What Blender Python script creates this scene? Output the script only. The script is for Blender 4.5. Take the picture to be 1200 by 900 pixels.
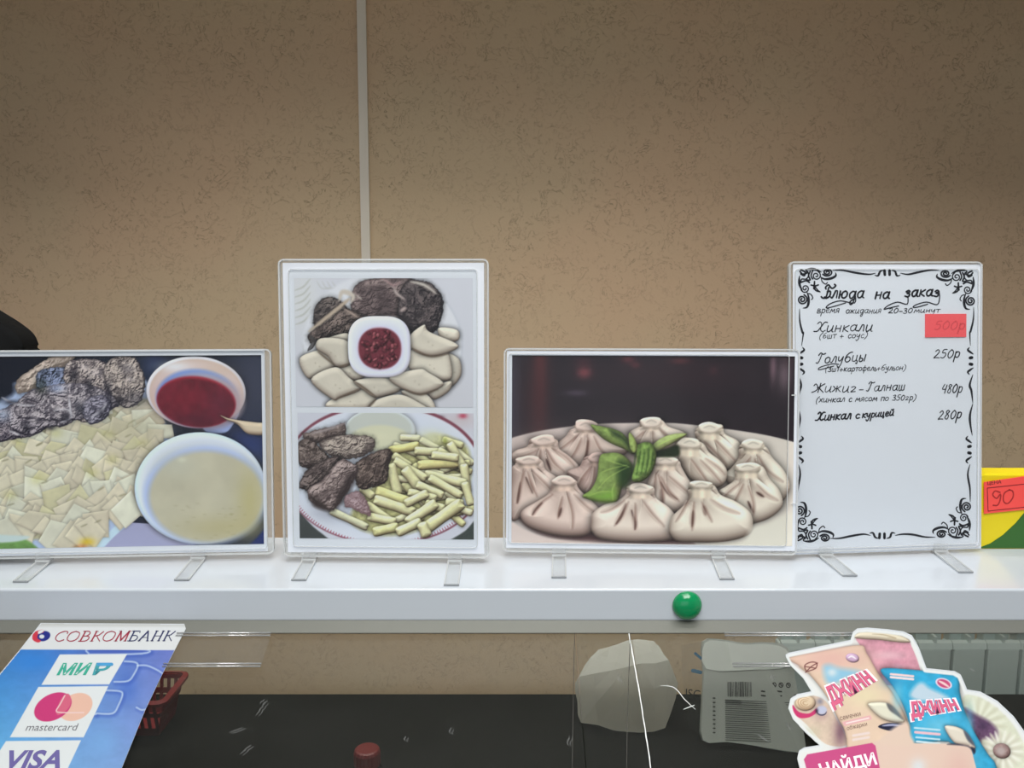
import bpy, bmesh, math, random
import numpy as np
from mathutils import Vector, Matrix

for o in list(bpy.data.objects): bpy.data.objects.remove(o)
scene = bpy.context.scene
COL = scene.collection

# ---------------------------------------------------------------- camera
EYE = 1.5                      # eye height (m)
PITCH = math.radians(8)        # looking slightly down
FOC = 950.0                    # focal length in pixels of the 1200 px wide frame
cd = bpy.data.cameras.new('camera'); cam = bpy.data.objects.new('camera', cd); COL.objects.link(cam)
cam.location = (0, 0, EYE); cam.rotation_euler = (math.pi / 2 - PITCH, 0, 0)
cd.sensor_fit = 'HORIZONTAL'; cd.sensor_width = 36; cd.lens = 36 * FOC / 1200; cd.clip_start = .02
scene.camera = cam

# ---------------------------------------------------------------- world, lamps, exposure
w = bpy.data.worlds.new('world'); scene.world = w; w.use_nodes = True
bg = w.node_tree.nodes['Background']; bg.inputs[0].default_value = (.86, .92, 1, 1); bg.inputs[1].default_value = .18

def area(name, loc, aim, sx, sy, power, col):
    l = bpy.data.lights.new(name, 'AREA'); l.shape = 'RECTANGLE'; l.size = sx; l.size_y = sy; l.energy = power; l.color = col
    o = bpy.data.objects.new(name, l); COL.objects.link(o); o.location = loc
    o.rotation_euler = (Vector(aim) - Vector(loc)).to_track_quat('-Z', 'Y').to_euler()
    return o
area('ceiling_lamp_over_customers', (.15, -.35, 2.74), (.15, -.30, 0), 1.3, 1.3, 40, (1, .985, .96))
area('ceiling_lamp_over_counter', (.0, .70, 2.75), (.0, .70, 0), 1.2, .12, 7.5, (1, .98, .95))
area('added_wall_washer', (-.1, 1.30, 2.75), (-.1, 1.32, 0), 1.7, .10, 6.6, (1, .97, .92)).data.spread = math.radians(77)  # added wall washer; its narrow spread shapes the brightness gradient on the wall
area('added_front_fill', (-.6, -2.6, 1.5), (0, 1, 1.2), 2.6, 1.6, 9, (.80, .90, 1))  # added cool fill from behind the camera for prints and front faces

vs = scene.view_settings
vs.view_transform = 'Standard'; vs.look = 'None'; vs.gamma = 1; vs.exposure = .05; vs.use_curve_mapping = False
# ---------------------------------------------------------------- print painter
# Flat pictures printed on paper are drawn here as arrays of ink colours and
# carried by the sheet meshes as a colour attribute.
class Ink:
    def __init__(s, x0, y0, x1, y1, n, col):
        s.x0, s.y0, s.x1, s.y1 = x0, y0, x1, y1
        s.W = int(round((x1 - x0) * n)) + 1; s.H = int(round((y1 - y0) * n)) + 1
        gx = np.linspace(x0, x1, s.W); gy = np.linspace(y0, y1, s.H)
        s.X, s.Y = np.meshgrid(gx, gy)
        s.a = np.zeros((s.H, s.W, 3)) + np.array(col, float) / 255
        s.f = .6 / n
    def box(s, x0, y0, x1, y1, pad):
        def ix(v, a, b, n): return int(np.clip((v - a) / (b - a) * (n - 1), 0, n))
        return (slice(ix(y0 - pad, s.y0, s.y1, s.H), ix(y1 + pad, s.y0, s.y1, s.H) + 2),
                slice(ix(x0 - pad, s.x0, s.x1, s.W), ix(x1 + pad, s.x0, s.x1, s.W) + 2))

def srgb(*c): return np.array(c, float) / 255

_NT = np.random.RandomState(5).rand(128, 128)
def vnoise(x, y):
    xi = np.floor(x).astype(int); yi = np.floor(y).astype(int)
    fx = x - xi; fy = y - yi; fx = fx * fx * (3 - 2 * fx); fy = fy * fy * (3 - 2 * fy)
    g = lambda i, j: _NT[(yi + j) % 128, (xi + i) % 128]
    return (g(0, 0) * (1 - fx) + g(1, 0) * fx) * (1 - fy) + (g(0, 1) * (1 - fx) + g(1, 1) * fx) * fy
def fbm(x, y, o=4):
    r = 0; t = 0
    for i in range(o):
        r = r + vnoise(x * 2 ** i + 17 * i, y * 2 ** i + 9 * i) * .6 ** i; t += .6 ** i
    return r / t

def smooth(pts, n=5, closed=True):
    p = np.array(pts, float); m = len(p); out = []
    rng = range(m if closed else m - 1)
    for i in rng:
        if closed: a, b, c, d = p[(i - 1) % m], p[i], p[(i + 1) % m], p[(i + 2) % m]
        else: a, b, c, d = p[max(i - 1, 0)], p[i], p[i + 1], p[min(i + 2, m - 1)]
        for k in range(n):
            t = k / n
            out.append(.5 * ((2 * b) + (c - a) * t + (2 * a - 5 * b + 4 * c - d) * t * t + (3 * b - 3 * c + d - a) * t ** 3))
    if not closed: out.append(p[-1])
    return np.array(out)

def sdf(X, Y, P):
    d = np.full(X.shape, 1e9); ins = np.zeros(X.shape, bool); m = len(P)
    for i in range(m):
        ax, ay = P[i]; bx, by = P[(i + 1) % m]
        ex, ey = bx - ax, by - ay; L = ex * ex + ey * ey + 1e-9
        t = np.clip(((X - ax) * ex + (Y - ay) * ey) / L, 0, 1)
        d = np.minimum(d, (X - ax - t * ex) ** 2 + (Y - ay - t * ey) ** 2)
        if ay != by:
            c = ((Y >= min(ay, by)) & (Y < max(ay, by)))
            ins ^= c & (X < ax + (Y - ay) * ex / (ey if ey else 1e-9))
    d = np.sqrt(d)
    return np.where(ins, d, -d)

def mix(s, sl, m, col):
    m = np.clip(m, 0, 1)[..., None]; s.a[sl] = s.a[sl] * (1 - m) + np.asarray(col) * m

def flat(s, pts, col, a=1, feather=None, curved=True, noise=None):
    P = smooth(pts) if curved else np.array(pts, float); f = feather or s.f
    sl = s.box(P[:, 0].min(), P[:, 1].min(), P[:, 0].max(), P[:, 1].max(), f * 2)
    X, Y = s.X[sl], s.Y[sl]
    if not X.size: return
    c = srgb(*col) + np.zeros(X.shape + (3,))
    if noise: c = c * (1 + noise[1] * (fbm(X / noise[0], Y / noise[0]) - .5))[..., None]
    mix(s, sl, (sdf(X, Y, P) / f * .5 + .5) * a, c)

def ring(cx, cy, rx, ry, rot=0, n=28, p=2.0):
    o = []
    for i in range(n):
        t = 2 * math.pi * i / n; c, q = math.cos(t), math.sin(t)
        x = rx * abs(c) ** (2 / p) * (1 if c > 0 else -1); y = ry * abs(q) ** (2 / p) * (1 if q > 0 else -1)
        o.append((cx + x * math.cos(rot) - y * math.sin(rot), cy + x * math.sin(rot) + y * math.cos(rot)))
    return o

def stroke(s, pts, w, col, a=1, soft=None, taper=True, curved=True):
    """a drawn line; w = half width"""
    P = smooth(pts, 4, False) if curved else np.array(pts, float); f = soft or s.f
    sl = s.box(P[:, 0].min(), P[:, 1].min(), P[:, 0].max(), P[:, 1].max(), w + f * 2)
    X, Y = s.X[sl], s.Y[sl]
    if not X.size: return
    best = np.full(X.shape, -1e9); m = len(P) - 1
    for i in range(m):
        ax, ay = P[i]; bx, by = P[i + 1]; ex, ey = bx - ax, by - ay
        t = np.clip(((X - ax) * ex + (Y - ay) * ey) / (ex * ex + ey * ey + 1e-9), 0, 1)
        q = (i + t) / m; ww = w * (np.sin(np.pi * np.clip(q * .9 + .05, 0, 1)) ** .6 if taper else 1)
        best = np.maximum(best, ww - np.sqrt((X - ax - t * ex) ** 2 + (Y - ay - t * ey) ** 2))
    mix(s, sl, (best / f * .5 + .5) * a, srgb(*col))

def lump(s, pts, col, R=8, rel=.45, amb=.72, light=(-.5, -.75, .6), shade=None, noise=None, hfun=None, edge=.25, drop=.35, dr=4, curved=True, flatness=1.0):
    """a rounded thing in a picture: outline, domed relief, shading from one light"""
    P = smooth(pts) if curved else np.array(pts, float)
    sl = s.box(P[:, 0].min(), P[:, 1].min(), P[:, 0].max(), P[:, 1].max(), dr * 2.5)
    X, Y = s.X[sl], s.Y[sl]
    if X.shape[0] < 3 or X.shape[1] < 3: return
    d = sdf(X, Y, P)
    if drop: s.a[sl] *= (1 - drop * np.clip(np.exp(-np.clip(-d, 0, 99) / dr) - .09, 0, 1))[..., None]
    t = np.clip(d / R, 0, 1); h = R * np.sqrt(np.clip(1 - (1 - t) ** 2, 0, 1)) * rel * 2 * flatness
    if hfun is not None: h = h + hfun(X, Y, d)
    st = (s.x1 - s.x0) / (s.W - 1)
    gy, gx = np.gradient(h, st); gx = np.clip(gx, -2, 2); gy = np.clip(gy, -2, 2)
    L = np.array(light) / np.linalg.norm(light)
    nl = (-gx * L[0] - gy * L[1] + L[2]) / np.sqrt(gx * gx + gy * gy + 1)
    k = amb + (1 - amb) * nl / L[2]
    k = k * (1 - edge * np.exp(-np.clip(d, 0, 99) / (R * .25)))
    c = srgb(*col)[None, None] * np.clip(k, .15, 1.35)[..., None]
    dark = np.clip(1 - k, 0, 1)[..., None]
    c = c * (1 - dark * np.array([-.05, .12, .16]))
    if noise: c = c * (1 + noise[1] * (fbm(X / noise[0], Y / noise[0]) - .5))[..., None]
    mix(s, sl, d / s.f * .5 + .5, c)

def shade(s, fn):
    s.a *= fn(s.X, s.Y)[..., None]

def gauss(s, cx, cy, rx, ry, col, a):
    w = np.exp(-((s.X - cx) / rx) ** 2 - ((s.Y - cy) / ry) ** 2)[..., None] * a
    s.a = s.a * (1 - w) + srgb(*col) * w

# ---- meat: stringy, cracked texture inside an outline
def meat(s, pts, lo, hi, sc=5, ang=0., warp=3, seed=0, drop=.4, R=9, fib=2.2, con=1.25, blotch=.45):
    P = smooth(pts)
    sl = s.box(P[:, 0].min(), P[:, 1].min(), P[:, 0].max(), P[:, 1].max(), 6)
    X, Y = s.X[sl], s.Y[sl]
    if X.shape[0] < 3 or X.shape[1] < 3: return
    d = sdf(X + 1.6 * (fbm(X / 3 + seed, Y / 3) - .5) * 2, Y + 1.6 * (fbm(X / 3, Y / 3 + seed) - .5) * 2, P)
    s.a[sl] *= (1 - drop * np.clip(np.exp(-np.clip(-d, 0, 99) / 2.6) - .1, 0, 1))[..., None]
    c, q = math.cos(ang), math.sin(ang)
    U = (X * c + Y * q) / (sc * fib); V = (-X * q + Y * c) / sc
    wx = fbm(X / 9 + seed, Y / 9 + 3) - .5; wy = fbm(X / 9 + 7, Y / 9 + seed) - .5
    n = fbm(U + warp * wx + seed, V + warp * wy, 5)
    r = 1 - np.abs(n * 2 - 1) * 2.2
    t = np.clip(d / R, 0, 1); h = R * np.sqrt(1 - (1 - t) ** 2) * .8 + n * sc * 1.6
    st = (s.x1 - s.x0) / (s.W - 1); gy, gx = np.gradient(h, st)
    nl = (gx * .45 + gy * .75 + .7) / np.sqrt(gx * gx + gy * gy + 1)
    k = np.clip((.15 + .75 * nl + .35 * (n - .5)) * con - (con - 1) * .45, 0, 1)
    k = k * np.clip(.35 + .65 * d / 3, .35, 1)
    k = k - .25 * np.clip(r, 0, 1)
    big = fbm(X / (sc * 2.2) + seed * 3, Y / (sc * 2.2) + seed, 3); fl = fbm(X / (sc * .8) + seed, Y / (sc * .8) + 5 * seed, 3)
    k = k * (.45 + 1.0 * np.clip(big * 1.9 - .45, 0, 1)) + blotch * np.clip(fl * 5 - 2.9, 0, 1) * np.clip(d / 2, 0, 1)
    k = np.clip(k, 0, 1)[..., None]
    col = srgb(*lo) * (1 - k) + srgb(*hi) * k
    mix(s, sl, d / s.f * .5 + .5, col)

# ---- khinkali: pleated dumpling with a knob
def dumpling(s, body, knob, krx, kry, pleats, col=(212, 198, 188), krot=0, seed=1, creases=(), fold=9, kh=10, R=17):
    kx, ky = knob
    def hf(X, Y, d):
        r = np.hypot(X - kx, (Y - ky)); th = np.arctan2(Y - ky, X - kx)
        amp = 2.1 * np.exp(-((r - 17) / 15) ** 2)
        ph = fold * th + 1.1 * np.sin(2.3 * th + seed) + .35 * np.sin(r / 7 + seed)
        bump = 7 * np.exp(-(r / 11) ** 2)
        return amp * (np.abs(np.sin(ph / 2)) ** .6) * 2.2 + bump
    lump(s, body, col, R=R, rel=.34, amb=.52, light=(.12, -.62, .72), hfun=hf, edge=.12, drop=.42, dr=4.5)
    for cr in creases:
        stroke(s, cr, 2.6, (128, 96, 84), .42, soft=2.2)
        stroke(s, cr, 1.3, (52, 32, 30), .8, soft=1.1)
    for p in pleats:
        stroke(s, p, 2.2, (124, 94, 84), .55, soft=1.8)
        stroke(s, [(x - 1.8, y - .3) for x, y in p], .8, (236, 226, 214), .5, soft=1.2)
    # neck and knob
    x0, x1 = kx - krx, kx + krx
    neck = [(x0, ky), (x0 + 1.5, ky + kh * .6), (x0 - 1, ky + kh), (kx, ky + kh + 3), (x1 + 1, ky + kh), (x1 - 1.5, ky + kh * .6), (x1, ky)]
    P = smooth(neck); sl = s.box(x0 - 4, ky - 4, x1 + 4, ky + kh + 6, 2); X, Y = s.X[sl], s.Y[sl]
    if X.size:
        d = sdf(X, Y, P); u = (X - kx) / krx
        k = 1.02 - .30 * np.clip(-u - .05, 0, 1) ** 1.2 - .16 * np.clip(u, 0, 1) ** 2 - .22 * np.exp(-((Y - ky - kry) / 2.4) ** 2) + .04 * np.sin(u * 9 + seed)
        fade = np.clip(1.15 - (Y - ky) / (kh + 1.5), 0, 1)
        mix(s, sl, (d / 1.6 + .5) * fade, srgb(*col)[None, None] * k[..., None] * np.array([1, .975, .95]))
    kn = [(kx + krx * (1 + .1 * math.sin(3 * t + seed * 1.7)) * math.cos(t), ky + kry * (1 + .14 * math.sin(2 * t + seed)) * math.sin(t)) for t in np.linspace(0, 6.0, 14)]
    lump(s, kn, tuple(min(255, c * 1.03) for c in col), R=3.5, rel=.3, amb=.8, light=(-.2, -.7, .7), edge=.04, drop=.0, dr=2)
    flat(s, ring(kx + 1.6, ky + .9, krx * .5, kry * .42, krot), tuple(c * .88 for c in col), .6, feather=3)
    stroke(s, [(kx - krx * .5, ky + .6), (kx, ky - kry * .3), (kx + krx * .5, ky + .3)], .8, tuple(c * .66 for c in col), .5, soft=.9)

def paint_dumplings():
    s = Ink(600, 417, 930, 640, 1.6, (44, 38, 44))
    X, Y = s.X, s.Y
    n = fbm(X / 40, Y / 40)
    s.a += ((n - .5) * .03)[..., None]
    gauss(s, 602, 470, 9, 90, (74, 68, 82), .6)
    gauss(s, 633, 420, 9, 90, (112, 55, 55), .6); gauss(s, 628, 470, 16, 50, (70, 42, 46), .6)
    gauss(s, 685, 437, 9, 7, (138, 74, 80), .8); gauss(s, 684, 425, 10, 6, (95, 50, 58), .4)
    gauss(s, 736, 421, 8, 5, (128, 66, 72), .6); gauss(s, 745, 428, 6, 4, (128, 66, 72), .5); gauss(s, 797, 423, 12, 4, (118, 68, 70), .6)
    gauss(s, 676, 461, 14, 4, (92, 80, 96), .6); gauss(s, 836, 434, 6, 6, (92, 60, 66), .5); gauss(s, 780, 440, 90, 22, (66, 46, 52), .4)
    gauss(s, 905, 430, 4, 18, (122, 98, 108), .8); gauss(s, 918, 438, 8, 20, (126, 108, 116), .7); gauss(s, 922, 422, 8, 10, (70, 55, 60), .5)
    flat(s, [(596, 516), (625, 508), (660, 502), (700, 497.5), (750, 496), (790, 496), (830, 500), (870, 505), (905, 511), (936, 519), (960, 526), (990, 650), (560, 650), (570, 525)], (204, 194, 190), feather=1)
    sl = Y > 495
    w = np.clip((X - 700) / 230, 0, 1)[..., None] * sl[..., None] * (s.a.mean(2, keepdims=True) > .5)
    s.a = s.a * (1 - w * .6) + srgb(207, 203, 190) * w * .6
    for x, y, rx, ry, a in ((650, 560, 60, 40, .55), (730, 560, 60, 50, .5), (830, 570, 60, 45, .35), (640, 530, 40, 20, .35)):
        gauss(s, x, y, rx, ry, (150, 122, 114), a)
    flat(s, [(598, 598), (620, 622), (650, 634), (700, 638), (790, 640), (800, 632), (600, 590)], (92, 66, 66), .85, feather=3)
    L = (216, 198, 188); M_ = (222, 210, 198); Rr = (222, 214, 200)
    dumpling(s, [(673, 503), (664, 512), (653, 522), (650, 533), (660, 543), (678, 552), (700, 552), (722, 540), (738, 528), (722, 514), (708, 502)], (687, 499), 13, 7.5,
             [[(676, 512), (664, 522), (655, 528)], [(682, 515), (675, 530), (668, 540)], [(690, 515), (688, 530), (684, 545)], [(697, 513), (704, 528), (715, 538)]], L, seed=1, creases=[[(690, 518), (688, 534), (685, 540)]])
    dumpling(s, [(738, 508), (750, 500), (752, 492), (775, 492), (784, 500), (804, 508), (800, 522), (770, 530), (740, 524)], (764, 495), 12, 7, [[(755, 506), (746, 514)], [(775, 505), (785, 514)]], M_, seed=2)
    dumpling(s, [(599, 540), (604, 530), (618, 525), (624, 515), (652, 516), (656, 527), (668, 536), (680, 549), (678, 563), (660, 570), (636, 574), (615, 560)], (638, 517), 14, 6.5,
             [[(634, 530), (633, 544), (640, 556)], [(642, 530), (650, 545), (662, 555)], [(648, 528), (664, 538), (674, 548)], [(628, 530), (615, 535), (604, 536)]], L, seed=3, creases=[[(641, 540), (646, 553)]])
    dumpling(s, [(665, 556), (680, 548), (688, 536), (712, 536), (722, 550), (720, 575), (700, 585), (682, 580)], (701, 537), 11, 5.5,
             [[(692, 550), (684, 560), (678, 572)], [(698, 550), (696, 566), (690, 578)]], (196, 174, 166), seed=4)
    dumpling(s, [(817, 502), (818, 518), (826, 530), (840, 545), (853, 552), (866, 543), (869, 530), (866, 517), (850, 508), (845, 497)], (832, 501), 13.5, 6,
             [[(826, 518), (840, 532), (852, 545)], [(838, 515), (852, 530), (862, 540)]], Rr, seed=5, kh=15)
    dumpling(s, [(869, 520), (866, 537), (858, 548), (850, 558), (862, 575), (890, 590), (914, 590), (926, 572), (920, 552), (905, 535), (896, 522)], (883, 520), 12.5, 6,
             [[(880, 536), (870, 548)], [(890, 536), (900, 552), (918, 564)], [(885, 538), (890, 556)]], Rr, seed=6, kh=12)
    dumpling(s, [(795, 518), (796, 538), (803, 554), (815, 566), (835, 574), (850, 567), (853, 552), (845, 540), (832, 530), (822, 518)], (809, 519), 13, 6.5,
             [[(822, 540), (834, 552), (846, 566)], [(812, 540), (822, 554), (832, 568)], [(828, 538), (842, 548), (850, 556)]], Rr, seed=7, kh=17)
    dumpling(s, [(767, 540), (764, 556), (758, 575), (756, 592), (770, 604), (792, 603), (812, 590), (816, 574), (808, 562), (800, 548), (795, 540)], (781, 540), 14, 5.5,
             [[(770, 556), (768, 575), (768, 592)], [(776, 560), (786, 578), (797, 588)], [(786, 560), (800, 572), (810, 580)], [(773, 558), (778, 580), (778, 598)]], M_, seed=8, kh=12, creases=[[(776, 566), (784, 578), (795, 586)], [(776, 575), (778, 596)]])
    dumpling(s, [(844, 578), (852, 570), (862, 562), (864, 547), (892, 545), (902, 560), (914, 574), (918, 592), (905, 606), (885, 614), (872, 612), (858, 600)], (877, 547), 14, 5.5,
             [[(868, 566), (858, 574), (850, 582)], [(872, 568), (864, 584), (860, 592)], [(878, 570), (884, 590), (884, 604)], [(888, 568), (900, 580), (912, 586)]], Rr, seed=9, kh=14, creases=[[(888, 577), (896, 582)], [(878, 588), (884, 600)]])
    dumpling(s, [(599, 556), (604, 546), (607, 538), (634, 540), (640, 552), (654, 562), (662, 578), (650, 592), (630, 602), (612, 610), (599, 610)], (620, 541), 14, 5,
             [[(614, 555), (609, 575), (606, 592)], [(619, 556), (624, 572), (630, 584)], [(626, 556), (640, 570), (650, 580)]], L, seed=10, creases=[[(610, 568), (607, 592)], [(617, 562), (623, 574), (625, 580)]])
    dumpling(s, [(611, 610), (614, 600), (630, 590), (644, 580), (650, 564), (672, 562), (680, 575), (696, 590), (708, 605), (700, 622), (684, 631), (660, 632), (635, 627), (618, 620)], (662, 565), 14, 5.5,
             [[(648, 582), (634, 592), (625, 606)], [(660, 585), (656, 600), (655, 610)], [(667, 585), (672, 605), (672, 622)], [(674, 582), (688, 596), (700, 604)]], L, seed=11, fold=8, kh=13, creases=[[(636, 592), (628, 600), (625, 606)], [(659, 598), (656, 608)]], R=20)
    dumpling(s, [(694, 616), (696, 604), (708, 594), (725, 588), (735, 580), (738, 570), (766, 571), (770, 584), (786, 596), (797, 612), (795, 628), (784, 635), (745, 638), (708, 635), (696, 627)], (752, 573), 14, 5.5,
             [[(738, 590), (730, 604), (722, 618)], [(746, 592), (746, 608), (746, 622)], [(756, 590), (766, 604), (780, 618)], [(733, 588), (718, 598), (706, 602)]], M_, seed=12, fold=8, kh=13, creases=[[(742, 600), (746, 614), (746, 622)], [(735, 592), (730, 606), (724, 616)]], R=20)
    dumpling(s, [(786, 618), (790, 606), (800, 596), (808, 588), (810, 568), (836, 568), (846, 580), (864, 588), (880, 600), (884, 616), (878, 628), (850, 636), (815, 637), (796, 636), (787, 628)], (823, 568), 13, 4.5,
             [[(808, 588), (800, 602), (794, 612)], [(815, 590), (813, 608), (813, 622)], [(824, 590), (830, 602), (836, 612)], [(834, 586), (850, 596), (868, 602)]], Rr, seed=13, fold=9, kh=17, creases=[[(814, 600), (813, 618)], [(826, 594), (829, 604)]], R=20)
    flat(s, [(884, 617), (900, 612), (925, 600), (940, 600), (940, 650), (800, 650), (830, 640), (870, 634)], (212, 208, 196), .8, feather=3)
    flat(s, [(598, 616), (615, 624), (645, 634), (700, 639), (760, 641), (760, 650), (590, 650)], (206, 192, 186), 1, feather=1.6)
    # basil
    G = (124, 144, 82); D = (60, 76, 46); B = (164, 178, 118)
    flat(s, [(764, 530), (780, 527), (795, 522), (795, 535), (768, 536)], (38, 48, 30), .9, feather=1.5)
    lump(s, [(693, 499), (704, 500), (718, 503), (730, 508), (738, 518), (745, 528), (743, 533), (732, 527), (716, 520), (704, 512)], G, R=7, rel=.4, noise=(5, .5), drop=.4)
    flat(s, [(714, 503), (728, 508), (738, 518), (743, 530), (730, 518), (720, 512)], D, .75, feather=2)
    lump(s, [(762, 528), (770, 518), (782, 511), (796, 508), (806, 509), (796, 516), (782, 524), (770, 530)], B, R=6, rel=.3, noise=(5, .3))
    stroke(s, [(764, 528), (780, 518), (803, 510)], .7, (176, 198, 116), .8)
    lump(s, [(704, 536), (714, 532), (726, 532), (736, 538), (742, 548), (740, 562), (731, 572), (727, 585), (722, 590), (706, 590), (690, 587), (684, 583), (694, 575), (701, 560)], G, R=10, rel=.35, noise=(6, .45), drop=.5)
    flat(s, [(728, 540), (742, 546), (742, 560), (734, 572), (726, 568), (724, 550)], (40, 62, 30), .8, feather=4)
    flat(s, [(688, 582), (705, 578), (722, 574), (722, 588), (704, 590)], (122, 160, 70), .6, feather=3)
    for p in ([(702, 575), (716, 560), (738, 548)], [(704, 556), (716, 551), (736, 546)], [(712, 540), (724, 544), (738, 548)], [(720, 588), (719, 576), (722, 568)], [(690, 584), (705, 578), (719, 578)]):
        stroke(s, p, .6, (166, 190, 104), .6, soft=.8)
    lump(s, [(744, 526), (752, 520), (762, 519), (769, 526), (770, 540), (764, 556), (752, 566), (742, 564), (744, 552), (748, 540)], (112, 138, 74), R=8, rel=.4, noise=(4, .8), drop=.5)
    for i in range(9):
        x = 746 + i * 2.6
        stroke(s, [(x, 524 + i % 3 * 3), (x - 1, 540), (x - 4, 558 - i % 2 * 5)], .7, ((48, 76, 34), (150, 180, 96))[i % 2], .6, soft=.8)
    lump(s, [(738, 508), (744, 513), (748, 524), (745, 532), (739, 525)], (148, 166, 98), R=4, noise=(4, .5))
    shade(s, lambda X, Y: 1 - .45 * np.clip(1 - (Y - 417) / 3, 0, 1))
    return s

def quadpt(cx, cy, a, b, r, rs, j=.18):
    o = []
    for sx, sy in ((-1, -1), (1, -1), (1, 1), (-1, 1)):
        x = sx * a * (1 + j * rs.randn()); y = sy * b * (1 + j * rs.randn())
        o.append((cx + x * math.cos(r) - y * math.sin(r), cy + x * math.sin(r) + y * math.cos(r)))
    return o

def paint_noodles():
    s = Ink(-26, 417, 308, 640, 1.6, (30, 36, 52)); X, Y = s.X, s.Y
    gauss(s, 180, 440, 16, 60, (52, 66, 104), .6); gauss(s, 300, 450, 30, 70, (72, 74, 92), .7); gauss(s, 290, 525, 30, 22, (44, 60, 118), .8)
    # plate
    flat(s, [(-40, 480), (60, 440), (160, 440), (188, 480), (196, 520), (190, 560), (165, 596), (140, 615), (100, 645), (-40, 650)], (170, 186, 214), 1, feather=1.5)
    gauss(s, 190, 480, 16, 18, (70, 80, 86), .85); gauss(s, 193, 520, 9, 14, (140, 160, 196), .6)
    flat(s, [(152, 610), (175, 612), (215, 634), (222, 645), (105, 645), (130, 626)], (158, 160, 190), 1)
    flat(s, [(146, 606), (160, 592), (176, 614), (150, 612)], (30, 34, 52), 1, curved=False)
    flat(s, [(100, 645), (136, 612), (166, 592), (158, 604), (130, 628), (112, 645)], (186, 208, 222), 1, feather=1)
    rs = np.random.RandomState(11)
    reg = smooth([(-30, 508), (10, 506), (40, 505), (60, 488), (90, 482), (120, 470), (160, 466), (186, 476), (190, 520), (176, 560), (166, 585), (150, 600), (128, 606), (110, 622), (92, 634), (60, 640), (40, 622), (-30, 622)])
    base = [(-30, 508), (10, 506), (40, 505), (60, 488), (90, 482), (120, 470), (160, 466), (186, 476), (190, 520), (176, 560), (166, 585), (150, 600), (128, 606), (110, 622), (92, 640), (60, 645), (40, 630), (-30, 626)]
    flat(s, base, (168, 164, 138), 1, feather=2, noise=(6, .5))
    pts = []
    for gy in range(468, 646, 12):
        for gx in range(-30, 200, 15):
            x = gx + rs.uniform(-6, 6) + (gy // 11 % 2) * 6; y = gy + rs.uniform(-5, 5)
            if sdf(np.array([[x]]), np.array([[y]]), reg)[0, 0] > 3: pts.append((x, y))
    for x, y in pts:
        g = (x + 30) / 230; big = 1 + .25 * (y - 500) / 140
        v = rs.uniform(.96, 1.03)
        c = np.array((209, 204, 184)) * (1 - .6 * g) + np.array((194, 184, 164)) * .6 * g
        if rs.rand() < .08: c = np.array((200, 196, 164))
        if rs.rand() < .2: c = np.array((208, 208, 192))
        k = rs.uniform(-.25, .25)
        lump(s, quadpt(x, y, rs.uniform(10, 15) * big, rs.uniform(8, 11) * big, rs.uniform(-1.2, 1.0), rs, .22), tuple(c * v), R=4, rel=.1, amb=.8, light=(rs.uniform(-.8, .4), -.7, .6),
             drop=.14, dr=1.7, edge=.05, curved=False, hfun=lambda X, Y, d, k=k, x=x, y=y: k * (X - x) + .22 * np.sin((Y - y) / 5 + x), noise=(9, .1))
    for i in range(12):
        x, y = pts[rs.randint(len(pts))]
        stroke(s, [(x - 3, y), (x + 4, y - 2 - i % 3)], .7, (112, 108, 80), .6, soft=1.2)
    for i in range(9):
        x, y = pts[rs.randint(len(pts))]; gauss(s, x, y, 8, 6, (186, 184, 110), .35)
    gauss(s, 150, 500, 40, 14, (160, 158, 130), .4); gauss(s, 168, 545, 14, 30, (168, 160, 140), .4)
    flat(s, [(-30, 626), (0, 630), (22, 628), (40, 640), (42, 648), (-30, 648)], (112, 150, 88), 1, feather=1.5, noise=(8, .3))
    flat(s, [(-30, 622), (5, 624), (30, 626), (22, 631), (0, 633), (-30, 632)], (190, 205, 205), .9, feather=1.2)
    gauss(s, 98, 634, 9, 5, (206, 180, 62), .95); gauss(s, 92, 639, 8, 3, (196, 120, 70), .6)
    # meat
    flat(s, [(-26, 420), (60, 417), (20, 440), (14, 462), (-26, 470)], (24, 28, 42), .9, feather=3)
    meat(s, [(-30, 472), (0, 478), (20, 470), (50, 470), (60, 490), (46, 505), (20, 512), (-30, 516)], (42, 38, 52), (176, 166, 172), 4, .3, seed=2, R=4, drop=.12, warp=4.5, blotch=.75, con=1.55)
    meat(s, [(18, 452), (24, 440), (44, 428), (62, 417), (88, 417), (78, 428), (60, 438), (46, 452), (24, 460)], (120, 108, 100), (208, 194, 184), 9, -.5, warp=1.5, seed=4)
    meat(s, [(44, 436), (62, 430), (80, 432), (90, 452), (84, 470), (60, 474), (44, 460)], (28, 34, 46), (150, 160, 190), 5, .6, seed=5, R=4, drop=.12, warp=4.5, blotch=.75, con=1.55)
    meat(s, [(80, 424), (100, 420), (122, 424), (130, 440), (128, 470), (110, 492), (92, 492), (82, 470), (74, 440)], (52, 46, 54), (196, 184, 178), 4.5, .9, seed=7, R=4, drop=.12, warp=4.5, blotch=.75, con=1.55)
    meat(s, [(10, 476), (30, 468), (60, 466), (86, 470), (92, 486), (74, 498), (52, 500), (34, 508), (12, 500)], (48, 44, 56), (188, 180, 186), 4, -.3, seed=9, R=4, drop=.12, warp=4.5, blotch=.75, con=1.55)
    meat(s, [(20, 470), (40, 455), (84, 448), (110, 452), (140, 470), (128, 480), (100, 490), (60, 492), (20, 486)], (50, 46, 58), (190, 182, 186), 3.5, .1, seed=21, R=4, drop=.1, warp=5, blotch=.8)
    meat(s, [(98, 468), (120, 462), (130, 474), (122, 490), (104, 496), (96, 484)], (46, 44, 58), (170, 166, 180), 3.5, -.5, seed=12, R=4, drop=.12, warp=4.5, blotch=.75, con=1.55)
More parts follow.
